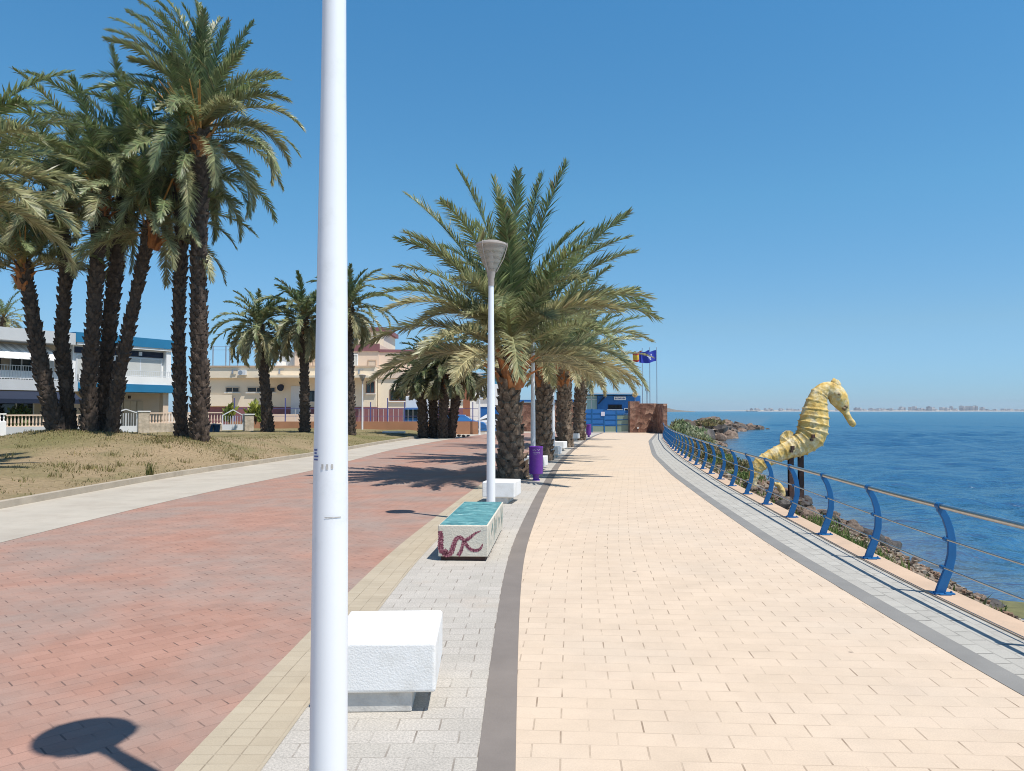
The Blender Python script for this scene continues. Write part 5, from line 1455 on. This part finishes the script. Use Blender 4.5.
# right wing, receding
rw = thing('cream_wing', (gx(376) + .05, CY + .6, 0), 'right wing of the cream building behind the dark palm clump', 'building', R(9))
part(rw, 'wall', 'wall_cream', [(0, 8.0, 0, 10, 2.0, 4.6)]); part(rw, 'dado', 'burgundy', [(.0, 8.03, -.04, 10, -.3, 1.999)])
part(rw, 'parapet', 'wall_peach', [(0, 8.05, -.15, 10, 4.601, 5.3)]); part(rw, 'upper_wall', 'wall_peach', [(0, 6.5, 2, 9, 5.301, 7.0)]); part(rw, 'roof_trim', 'burgundy', [(0, 6.6, 1.9, 9.1, 7.001, 7.25)])
window(rw, 6.2, 7.4, -.001, 2.7, 3.6, 'wall_white', 1); window(rw, 1, 2.6, -.001, 2.6, 3.6, 'brown_frame', 1)
rp = thing('orange_post', (at(466.5, 421, 64.5).x, 64.5, 0), 'tall rust orange square post beside the white building', 'post'); part(rp, 'shaft', pm('rust_orange_paint', (.36, .13, .06), .7), [(-.28, .28, -.2, .2, -.1, gzz(371))]); part(rp, 'cap', 'kerb_tan', [(-.32, .32, -.24, .24, gzz(371) + .001, gzz(371) + .08)])

# white building with blue glass top, further right
wb = thing('white_building', (at(469, 421, 74).x, 74, 0), 'small white building with a blue glass upper floor, right of the orange post', 'building')
wz = lambda py: EYE + (411 - py) / F * 74
part(wb, 'wall', 'wall_white', [(0, 4.6, 0, 6, -.2, wz(384))]); M['blue_glass'] = glass_mat('blue_glass', (.08, .24, .36), .1)
part(wb, 'glass_storey', 'blue_glass', [(.2, 4.4, .2, 5.8, wz(384) + .001, wz(373.5))]); part(wb, 'roof', 'alu', [(0, 4.6, 0, 6, wz(373.5) + .001, wz(372.5))])
for k in range(4): part(wb, 'mullion', 'alu', [(.2 + k * 1.38, .26 + k * 1.38, .15, .199, wz(384) + .001, wz(373.5))])
window(wb, .9, 2.0, -.001, wz(398), wz(390), 'grey_pole', 1)

# --- low terracotta wall with thin fence posts before the cream building
tw = thing('terracotta_wall', (at(228, 430, 58).x, 58, 0), 'long low terracotta wall with thin violet fence posts, before the cream building', 'wall')
LX = at(478, 430, 58).x - at(228, 430, 58).x
part(tw, 'wall', 'orange_clay', [(0, LX, 0, .25, -.3, EYE - 10.5 / F * 58)])
for k in range(15):
    x = .4 + k * (LX - .8) / 14; part(tw, 'fence_post', 'violet_pole', [(x - .035, x + .035, .1, .17, .9, EYE + (411 - (398 if k % 3 == 0 else 402)) / F * 58)])
part(tw, 'fence_rail', 'violet_pole', [(0, LX, .12, .15, 1.9, 1.94), (0, LX, .12, .15, 1.35, 1.38)])
part(tw, 'bars', 'alu', [(5 + k * .37, 5.025 + k * .37, .12, .15, .95, 1.9) for k in range(26)])['kind'] = 'stuff'
sl = thing('white_slab', gpt(394, 52) + Vector((0, 0, .02)), 'flat white slab lying on the lawn left of the dark palm clump', 'slab'); part(sl, 'top', 'wall_white', [(-.75, .75, -.3, .3, 0, .12)], bevel=.02)
rd = random.Random(9)
for k in range(5):
    p = at(450 + k * 4.5, 434.2, 50); p.z = .15
    put_rock(p, .13, 'small dark stone edging the lawn at the foot of the dark palm clump', 'edging stones by the palm clump', True, .7, rd)

# ------------------------------------------------------------------ vehicles far off
M['car_blue'] = pm('blue_car_paint', (.03, .14, .36), .3, .05, 1, 0); M['car_white'] = pm('white_car_paint', (.72, .73, .73), .3, .03, 1, 0); M['tyre'] = pm('tyre_rubber', (.02, .02, .02), .85, .2, 5); M['lamp_red'] = pm('red_lamp_glass', (.4, .02, .02), .3)


def car(loc, rz, mat, label, L=4.1):
    root = thing('parked_car', loc, label, 'car', rz)
    prof = [(-L / 2, .35), (-L / 2 - .03, .7), (-L / 2 + .15, .92), (-L / 2 + .55, 1.0), (-L / 2 + .75, 1.38), (-L / 2 + 1.3, 1.47), (.35, 1.45), (1.05, 1.0), (L / 2 - .25, .86), (L / 2, .65), (L / 2, .33)]
    mb = MB(); n = len(prof); vs = []
    for sg in (-1, 1):
        for (x, z) in prof: vs.append((x, sg * (.84 if z < 1.05 else .66), z))
    mb.add(vs, [tuple(range(n)), tuple(range(2 * n - 1, n - 1, -1))] + [(i, n + i, n + (i + 1) % n, (i + 1) % n) for i in range(n)]); mb.build('body', mat, root, bevel=.04)
    for sg in (-1, 1):
        mb = MB(); y = sg * .80; y2 = sg * .685; mb.add([(-1.15, y, 1.04), (.85, y, 1.04), (.3, y2, 1.38), (-1.0, y2, 1.38)], [(0, 1, 2, 3) if sg < 0 else (3, 2, 1, 0)]); mb.build('side_window', M['glass'], root)
        for x in (-L / 2 + .75, L / 2 - .8):
            mb = MB(); mb.tube([(x, sg * .70, .31), (x, sg * .87, .31)], .31, 16); t = mb.build('wheel', M['tyre'], root); mb = MB(); mb.tube([(x, sg * .86, .31), (x, sg * .885, .31)], .19, 12); mb.build('rim', M['alu'], t)
        mb = MB(); mb.box(-L / 2 - .04, -L / 2 + .02, sg * .62 - .12, sg * .62 + .12, .68, .84); mb.build('tail_light', M['lamp_red'], root); mb = MB(); mb.box(L / 2 - .06, L / 2 + .02, sg * .6 - .14, sg * .6 + .14, .6, .72); mb.build('headlight', M['alu'], root)
    mb = MB(); mb.add([(.42, -.64, 1.43), (.42, .64, 1.43), (1.02, .78, 1.04), (1.02, -.78, 1.04)], [(0, 3, 2, 1)]); mb.build('windscreen', M['glass'], root)
    return root
p = at(461, 420, 61.5); car((p.x, 61.5, .0), R(0), M['car_blue'], 'blue car parked behind the terracotta wall right of the dark palms')
p = at(491, 421, 66); car((p.x, 66, .0), R(175), M['car_white'], 'white car parked before the blue wall, between palm trunks')
# blue and white delivery truck cab showing left of the palm clump
p = at(418, 424, 60.5); tr = thing('box_truck', (p.x, 60.8, .0), 'blue and white box truck half hidden behind the dark palm clump', 'truck', R(90))
part(tr, 'cab', 'car_blue', [(-2.6, -1.0, -.85, .85, .45, 2.0)], bevel=.12); part(tr, 'cargo_box', 'wall_white', [(-.9, 2.4, -.9, .9, .7, 2.9)], bevel=.03); part(tr, 'chassis', 'tyre', [(-2.5, 2.4, -.6, .6, .35, .69)])
part(tr, 'windscreen', 'glass', [(-2.63, -2.58, -.7, .7, 1.25, 1.85)])
for x in (-2.0, 1.6):
    for sg in (-1, 1): mb = MB(); mb.tube([(x, sg * .6, .36), (x, sg * .86, .36)], .36, 14); mb.build('wheel', M['tyre'], tr)

# ------------------------------------------------------------------ end of the promenade: stone walls, blue fence, blue kiosk, flags
def _brownstone():
    m, nt, b, n, l = new_mat('rust_brown_slate_cladding')
    tc = N(n, 'ShaderNodeTexCoord'); vz = N(n, 'ShaderNodeTexVoronoi', i_Scale=2.6); l.new(tc.outputs['Object'], vz.inputs['Vector'])
    r = ramp(n, [(0, (.13, .055, .035)), (.35, (.28, .13, .08)), (.7, (.42, .24, .16)), (1, (.18, .09, .06))])
    hs = N(n, 'ShaderNodeSeparateColor'); l.new(vz.outputs['Color'], hs.inputs[0]); l.new(hs.outputs[0], r.inputs['Fac'])
    nz = N(n, 'ShaderNodeTexNoise', i_Scale=9., i_Detail=6., i_Roughness=.75); l.new(tc.outputs['Object'], nz.inputs['Vector'])
    r2 = ramp(n, [(.35, (.45,) * 3), (.65, (1.2,) * 3)]); l.new(nz.outputs['Fac'], r2.inputs['Fac'])
    mg = N(n, 'ShaderNodeMixRGB', blend_type='MULTIPLY'); mg.inputs['Fac'].default_value = 1; l.new(r.outputs['Color'], mg.inputs['Color1']); l.new(r2.outputs['Color'], mg.inputs['Color2'])
    l.new(mg.outputs['Color'], b.inputs['Base Color']); b.inputs['Roughness'].default_value = .75
    bp = N(n, 'ShaderNodeBump', i_Strength=.8, i_Distance=.08); l.new(vz.outputs['Distance'], bp.inputs['Height']); l.new(bp.outputs['Normal'], b.inputs['Normal'])
    return m
M['brownstone'] = _brownstone()
E = 62.5; ex_ = lambda px, d=E: (px - 512) / F * d; ez = lambda py, d=E: EYE + (411 - py) / F * d
bw = thing('stone_clad_wall', (ex_(629.8), E, 0), 'rust brown slate clad wall closing the promenade, below the flagpoles', 'wall')
W0 = ex_(656.5) - ex_(629.8); XN = (663.3 - 512) / F * 59.2 - ex_(629.8)
part(bw, 'pillar', 'brownstone', [(0, .78, -.12, 1.0, -.1, ez(401.3))]); part(bw, 'panel', 'brownstone', [(.781, W0, 0, .5, -.1, ez(403.4))])
mb = MB(); mb.add([(W0, 0, -.1), (XN, -3.3, -.1), (XN + .3, -3.3, -.1), (W0 + .4, .5, -.1), (W0, 0, ez(403.6)), (XN, -3.3, ez(404)), (XN + .3, -3.3, ez(404)), (W0 + .4, .5, ez(403.6))], [(0, 1, 5, 4), (1, 2, 6, 5), (2, 3, 7, 6), (4, 5, 6, 7)]); mb.build('return_wall', M['brownstone'], bw)
part(bw, 'lamp', 'alu', [(.55, .7, -.16, -.121, ez(428.5), ez(427.3))])
wp = thing('white_pillar', (ex_(665.2), E + .3, 0), 'white square pillar at the right end of the slate clad wall', 'pillar'); part(wp, 'shaft', 'wall_white', [(-.17, .17, -.2, .2, -1.2, ez(405))]); part(wp, 'cap', 'wall_white', [(-.23, .23, -.25, .25, ez(405) + .001, ez(404))])
# second slate wall, left, seen between the trunks
b2 = thing('stone_clad_wall', (ex_(519, 66), 66, 0), 'rust brown slate clad wall seen between the palm trunks', 'wall'); part(b2, 'panel', 'brownstone', [(0, ex_(583, 66) - ex_(519, 66), 0, .5, -.1, ez(403, 66))]); part(b2, 'coping', 'rust', [(-.05, ex_(583, 66) - ex_(519, 66) + .05, -.05, .55, ez(403, 66) + .001, ez(402.4, 66))])
b3 = thing('blue_wall', (ex_(479, 68), 68, 0), 'plain blue wall behind the white car, left of the slate wall', 'wall'); part(b3, 'panel', 'blue_wall', [(0, ex_(519, 68) - ex_(479, 68) - .1, 0, .3, -.1, ez(407, 68))]); part(b3, 'coping', 'wall_white', [(0, ex_(519, 68) - ex_(479, 68) - .1, -.04, .34, ez(407, 68) + .001, ez(406.4, 68))])
# blue railing fence above the slate wall
bf = thing('blue_beam_fence', (ex_(505, 69), 69, 0), 'thin blue beam fence rising above the left slate wall', 'fence'); LB = ex_(584, 69) - ex_(505, 69)
part(bf, 'beam', 'blue_wall', [(0, LB, 0, .12, ez(401.8, 69), ez(399.8, 69))])
for k in range(7): part(bf, 'post', 'blue_wall', [(k * LB / 6 - .04, k * LB / 6 + .04, .02, .10, -.1, ez(401.8, 69) - .001)])
# blue mesh gates
bg = thing('blue_gate_fence', (ex_(580), E + .4, 0), 'blue panelled gate fence closing the promenade left of the slate wall', 'fence')
GW = ex_(629.5) - ex_(580)
M['green_glass'] = glass_mat('greenish_panel', (.20, .26, .20), .2)
for k in range(4):
    x0, x1 = GW * k / 4, GW * (k + 1) / 4; zt = ez(409.3) if k < 2 else ez(410.5)
    part(bg, 'post', 'blue_metal', [(x0 - .05, x0 + .05, -.05, .05, -.05, zt + .05)])
    part(bg, 'upper_panel', 'blue_wall', [(x0 + .05, x1 - .05, -.02, .02, ez(426) + (.0 if k < 2 else .1) - (0 if k < 3 else -.9), zt)])
    part(bg, 'lower_panel', 'green_glass', [(x0 + .05, x1 - .05, -.015, .015, .06, ez(426) - .03 + (0 if k < 3 else .9))])
    part(bg, 'slat', 'blue_metal', [(x0 + .05, x1 - .05, -.045, -.021, zt - .35 - j * .42, zt - .30 - j * .42) for j in range(3)])
pn = part(bg, 'notice', 'white_mark', [(GW * .435, GW * .51, -.06, -.05, ez(416), ez(411.8))], label='small pinkish notice on the blue fence')
# kiosk
kd = 70.; kx = lambda px: ex_(px, kd); kz = lambda py: ez(py, kd)
kb = thing('blue_kiosk', (kx(597.5), kd, 0), 'blue flat roofed kiosk with white sign and dark window behind the blue fence', 'kiosk')
K = lambda px: kx(px) - kx(597.5)
part(kb, 'wall', 'blue_wall', [(0, K(640.5), 0, 6, -.1, kz(395.6))]); part(kb, 'roof', 'grey_roof', [(K(584.8), K(637), -.9, 6.2, kz(395) + .01, kz(393))]); part(kb, 'roof_edge', 'teal', [(K(586), K(636), -.95, -.901, kz(395) + .01, kz(394.2))])
M['glass_green'] = glass_mat('pale_green_glass', (.34, .48, .44), .15)
part(kb, 'glass_wall', 'glass_green', [(K(587), -.02, .3, 6, -.1, kz(395.6))]); part(kb, 'glass_frame', 'alu', [(K(587), -.02, .25, .299, kz(399.6), kz(399)), (K(591.5), K(592), .25, .299, kz(425), kz(395.6))])
sg = part(kb, 'sign', 'wall_white', [(K(614), K(625.8), -.1, -.001, kz(400), kz(396.7))])
part(sg, 'lettering', 'blue_mark', [(K(615 + k * 1.3), K(615.8 + k * 1.3), -.112, -.101, kz(399.2), kz(397.7 + .4 * (k % 2))) for k in range(8)])
window(kb, K(608), K(621.8), -.001, kz(409.3), kz(404.6), 'navy', 0, sill=True); window(kb, K(624), K(628.5), -.001, kz(414), kz(408), 'wall_white', 0)
part(kb, 'roof_brace', 'navy', [(K(598 + k * 1.0), K(599.2 + k * 1.0), -.2, -.101, kz(404 - k * 1.1), kz(402.6 - k * 1.1)) for k in range(7)])
# globe lamp
gl = thing('globe_lamp', (ex_(635, 64), 64, 0), 'orange tinted globe lamp on a short pole over the slate clad wall', 'lamp')
mb = MB(); mb.tube([(0, 0, -.1), (0, 0, ez(397, 64))], .04, 8); mb.build('pole', M['grey_pole'], gl)
mb = MB(); mb.lathe([(max(.003, .235 * math.sin(math.pi * i / 12)), ez(394.7, 64) - .235 * math.cos(math.pi * i / 12)) for i in range(13)], 18); mb.build('globe', pm('amber_globe', (.72, .50, .22), .3, .12, 4), gl, smooth=True)
# flag poles and flags blown to the left
M['flag_blue'] = pm('blue_flag_cloth', (.012, .03, .30), .7, .12, 3, 0); M['flag_red'] = pm('red_flag_cloth', (.45, .03, .03), .7, .1, 3, 0); M['flag_yellow'] = pm('yellow_flag_cloth', (.65, .42, .04), .7, .1, 3, 0)


def flag(px, d, top, w, h, mat, label, emblem=None, tri=None):
    x = ex_(px, d); zt = ez(top, d)
    pr = thing('flagpole', (x, d, 0), label + ' pole', 'flagpole', group=None)
    mb = MB(); mb.tube([(0, 0, -.1), (0, 0, zt)], [.05, .032], 10); mb.build('pole', M['grey_pole'], pr); mb = MB(); mb.lathe([(.02, zt), (.05, zt + .05), (.02, zt + .1)], 10); mb.build('finial', M['grey_pole'], pr)
    fr = thing('flag', (x, d, zt - .25), label, 'flag')
    mb = MB(); n = 22; m = 10
    def fp(i, j, o=0):
        u = i / n; v = j / m; sagg = .18 * u
        return (-.06 - w * u * .96, .16 * math.sin(u * 8 + v * 1.5) * u ** .6 + o, -h * v - sagg * h + .06 * math.sin(u * 7 + 1))
    vs = [fp(i, j) for i in range(n + 1) for j in range(m + 1)]; fs = []; ms = []
    for i in range(n):
        for j in range(m):
            fs.append((i * (m + 1) + j, (i + 1) * (m + 1) + j, (i + 1) * (m + 1) + j + 1, i * (m + 1) + j + 1))
    mb.add(vs, fs)
    if tri:
        for k in range(len(fs)): j = k % m; mb.m[k] = 1 if m * .27 <= j < m * .73 else 0
    cloth = mb.build('cloth', [mat] + ([tri] if tri else []), fr, smooth=True)
    if emblem:
        mb = MB()
        for (u, v, s) in emblem:
            for o in (-.012, .012):
                c = fp(u * n, v * m, o); mb.add([(c[0] + s * math.cos(a), c[1], c[2] + s * math.sin(a)) for a in [math.pi / 2 + q * math.pi / 5 for q in range(10)]], [tuple(range(10))])
        mb.build('emblem', M['flag_yellow'] if len(emblem) > 8 else M['white_mark'], fr)
    return fr
ring = [(.5 + .17 * math.cos(k * math.pi / 6), .5 + .27 * math.sin(k * math.pi / 6), .055) for k in range(12)]
f1 = flag(657, 77, 348, 1.55, 1.1, M['flag_blue'], 'rightmost flag, plain blue with a pale emblem, streaming left', [(.35, .3, .1), (.45, .5, .13), (.55, .35, .1), (.4, .68, .09)])
f2 = flag(650, 78, 348, 1.05, 1.1, M['flag_blue'], 'middle blue flag with a ring of yellow stars', ring)
f3 = flag(642.5, 79, 348.5, .95, 1.0, M['flag_red'], 'leftmost red and yellow striped flag, partly behind palm fronds', None, M['flag_yellow'])
for o, lab in zip([o for o in COL.objects if o.name.split('.')[0] == 'flagpole'], ('rightmost tall grey flagpole behind the slate clad wall', 'middle tall grey flagpole behind the slate clad wall', 'leftmost tall grey flagpole, nearest the palms')): o['label'] = lab
sp = thing('mast', (ex_(647, 80), 80, 0), 'short grey mast with a floodlight between the flagpoles', 'mast'); part(sp, 'pole', 'grey_pole', [(-.05, .05, -.05, .05, -.1, ez(391, 80))]); part(sp, 'floodlight', 'grey_pole', [(-.16, .14, -.15, .15, ez(391, 80) + .001, ez(388.5, 80))])

# ------------------------------------------------------------------ far shore
M['far_tower'] = pm('pale_far_render', (.50, .47, .45), .9, .1, .02, 0); M['far_dark'] = pm('far_darker_render', (.28, .26, .26), .9, .1, .02, 0); M['far_hill'] = pm('far_dry_hill', (.17, .15, .12), .95, .3, .004, 0)
FD = 5000.; rd = random.Random(12); fx = lambda px: (px - 512) / F * FD; fz = lambda k: k / F * FD
def fts(px):
    for (a, b, h) in ((748, 756, 1.5), (756, 800, 3.0), (800, 826, 2.2), (826, 848, 2.4), (848, 895, 3.6), (895, 915, 3.2), (915, 932, 5.6), (932, 950, 4.6), (950, 960, 3.), (960, 985, 5.4), (985, 1017, 2.2), (1017, 1030, 3)):
        if a <= px < b: return h
    return 2
FG = 'apartment blocks on the far shore'
px = 750.
while px < 1030:
    w = rd.uniform(1.2, 3.4); h = fts(px) * rd.uniform(.45, 1.05)
    root = MB(); ww = w * rd.uniform(.7, 1.0) * FD / F; hh = fz(h); root.box(0, ww, 0, 40, -2, hh)
    if rd.random() < .5: root.box(ww * .2, ww * .6, 5, 30, hh + .01, hh + fz(.5))
    for q in range(int(hh / 6)): root.box(-.4, ww + .4, -1.2, -.01, q * 6 + 3, q * 6 + 4.2)
    o = root.build('far_building', M['far_tower'] if rd.random() < .75 else M['far_dark']); o.location = (fx(px), FD + rd.uniform(-60, 250), -1)
    tag(o, 'pale apartment block in the hazy skyline across the water', 'building', FG); px += w * rd.uniform(.7, 1.3)
mb = MB(); mb.box(0, fz(4.5), 0, 50, -2, fz(6)); mb.box(fz(.8), fz(3.5), 5, 45, fz(6) + .01, fz(7)); o = mb.build('far_building', M['far_dark']); o.location = (fx(1018.5), FD - 300, -1); tag(o, 'dark far tower block at the right edge of the skyline across the water', 'building')
mb = MB(); n = 60; vs = []; fs = []
for i in range(n + 1):
    x = fx(738) + (fx(1040) - fx(738)) * i / n; h = 6 + 5 * mnoise.noise(Vector((i * .35, 0, 0))); vs += [(x, FD - 420, -2), (x, FD - 380, h * .35), (x, FD + 500, h)]
for i in range(n): o_ = i * 3; fs += [(o_, o_ + 3, o_ + 4, o_ + 1), (o_ + 1, o_ + 4, o_ + 5, o_ + 2)]
mb.add(vs, fs); struct(mb.build('far_shore', M['sand']))
mb = MB(); vs = []; fs = []; n = 50; HD = 2600.
for i in range(n + 1):
    pxx = 560 + (697 - 560) * i / n; h = 14 * min(1, (697 - pxx) / 28) * (1 + .25 * mnoise.noise(Vector((i * .3, 2, 0)))) + .2
    x = (pxx - 512) / F * HD; vs += [(x, HD, -2), (x, HD + 30, h * .6), (x, HD + 120, h)]
for i in range(n): o_ = i * 3; fs += [(o_, o_ + 3, o_ + 4, o_ + 1), (o_ + 1, o_ + 4, o_ + 5, o_ + 2)]
mb.add(vs, fs); struct(mb.build('hills', M['far_hill'], smooth=True))

# ------------------------------------------------------------------ air
hm = bpy.data.materials.new('sea_air'); hm.use_nodes = True; hn = hm.node_tree; hn.nodes.remove(hn.nodes['Principled BSDF'])
pv = hn.nodes.new('ShaderNodeVolumePrincipled'); pv.inputs['Color'].default_value = (.80, .90, 1, 1); pv.inputs['Density'].default_value = .85e-4; pv.inputs['Anisotropy'].default_value = .0
hn.links.new(pv.outputs[0], hn.nodes['Material Output'].inputs['Volume'])
mb = MB(); mb.box(-6600, 6600, -6600, 6800, -12, 70); hz_ = mb.build('haze', hm); hz_['kind'] = 'stuff'
# ------------------------------------------------------------------ light
SUN_EL = R(64.9); SUN_AZ = math.atan2(1.55, -1.22)     # azimuth from +y towards +x
world = bpy.data.worlds.new('World'); scene.world = world; world.use_nodes = True
wn = world.node_tree; bgn = wn.nodes['Background']; sky = wn.nodes.new('ShaderNodeTexSky'); sky.sky_type = 'NISHITA'; sky.sun_disc = False
sky.sun_elevation = SUN_EL; sky.sun_rotation = SUN_AZ; sky.air_density = 1.0; sky.dust_density = .25; sky.ozone_density = 2.5; sky.altitude = 0
tn = wn.nodes.new('ShaderNodeMixRGB'); tn.blend_type = 'MULTIPLY'; tn.inputs['Fac'].default_value = 1; 
tcw = wn.nodes.new('ShaderNodeTexCoord'); sxw = wn.nodes.new('ShaderNodeSeparateXYZ'); wn.links.new(tcw.outputs['Generated'], sxw.inputs[0])
rw_ = ramp(wn.nodes, [(0, (.37, .625, 1.05)), (.03, (.38, .63, 1.0)), (.105, (.49, .70, .86)), (.26, (.48, .875, .985)), (.5, (.42, .965, 1.14)), (.64, (.52, .74, .86)), (1, (.56, .62, .74))])
wn.links.new(sxw.outputs['Z'], rw_.inputs['Fac']); wn.links.new(rw_.outputs['Color'], tn.inputs['Color2'])
wn.links.new(sky.outputs['Color'], tn.inputs['Color1']); wn.links.new(tn.outputs['Color'], bgn.inputs['Color']); bgn.inputs['Strength'].default_value = .112
sl_ = bpy.data.lights.new('sun', 'SUN'); sl_.energy = 4.2; sl_.angle = R(.53); sl_.color = (1, .955, .89)
so = bpy.data.objects.new('sun', sl_); COL.objects.link(so); so.location = (30, -20, 60)
dv = Vector((math.sin(SUN_AZ) * math.cos(SUN_EL), math.cos(SUN_AZ) * math.cos(SUN_EL), math.sin(SUN_EL)))
so.rotation_euler = dv.to_track_quat('Z', 'Y').to_euler()
scene.view_settings.view_transform = 'Standard'; scene.view_settings.look = 'None'; scene.view_settings.exposure = .35; scene.view_settings.gamma = 1
scene.cycles.max_bounces = 6; scene.cycles.transparent_max_bounces = 12; scene.cycles.use_denoising = True; scene.cycles.use_adaptive_sampling = False; scene.cycles.filter_width = 1.0; scene.cycles.sample_clamp_indirect = 3
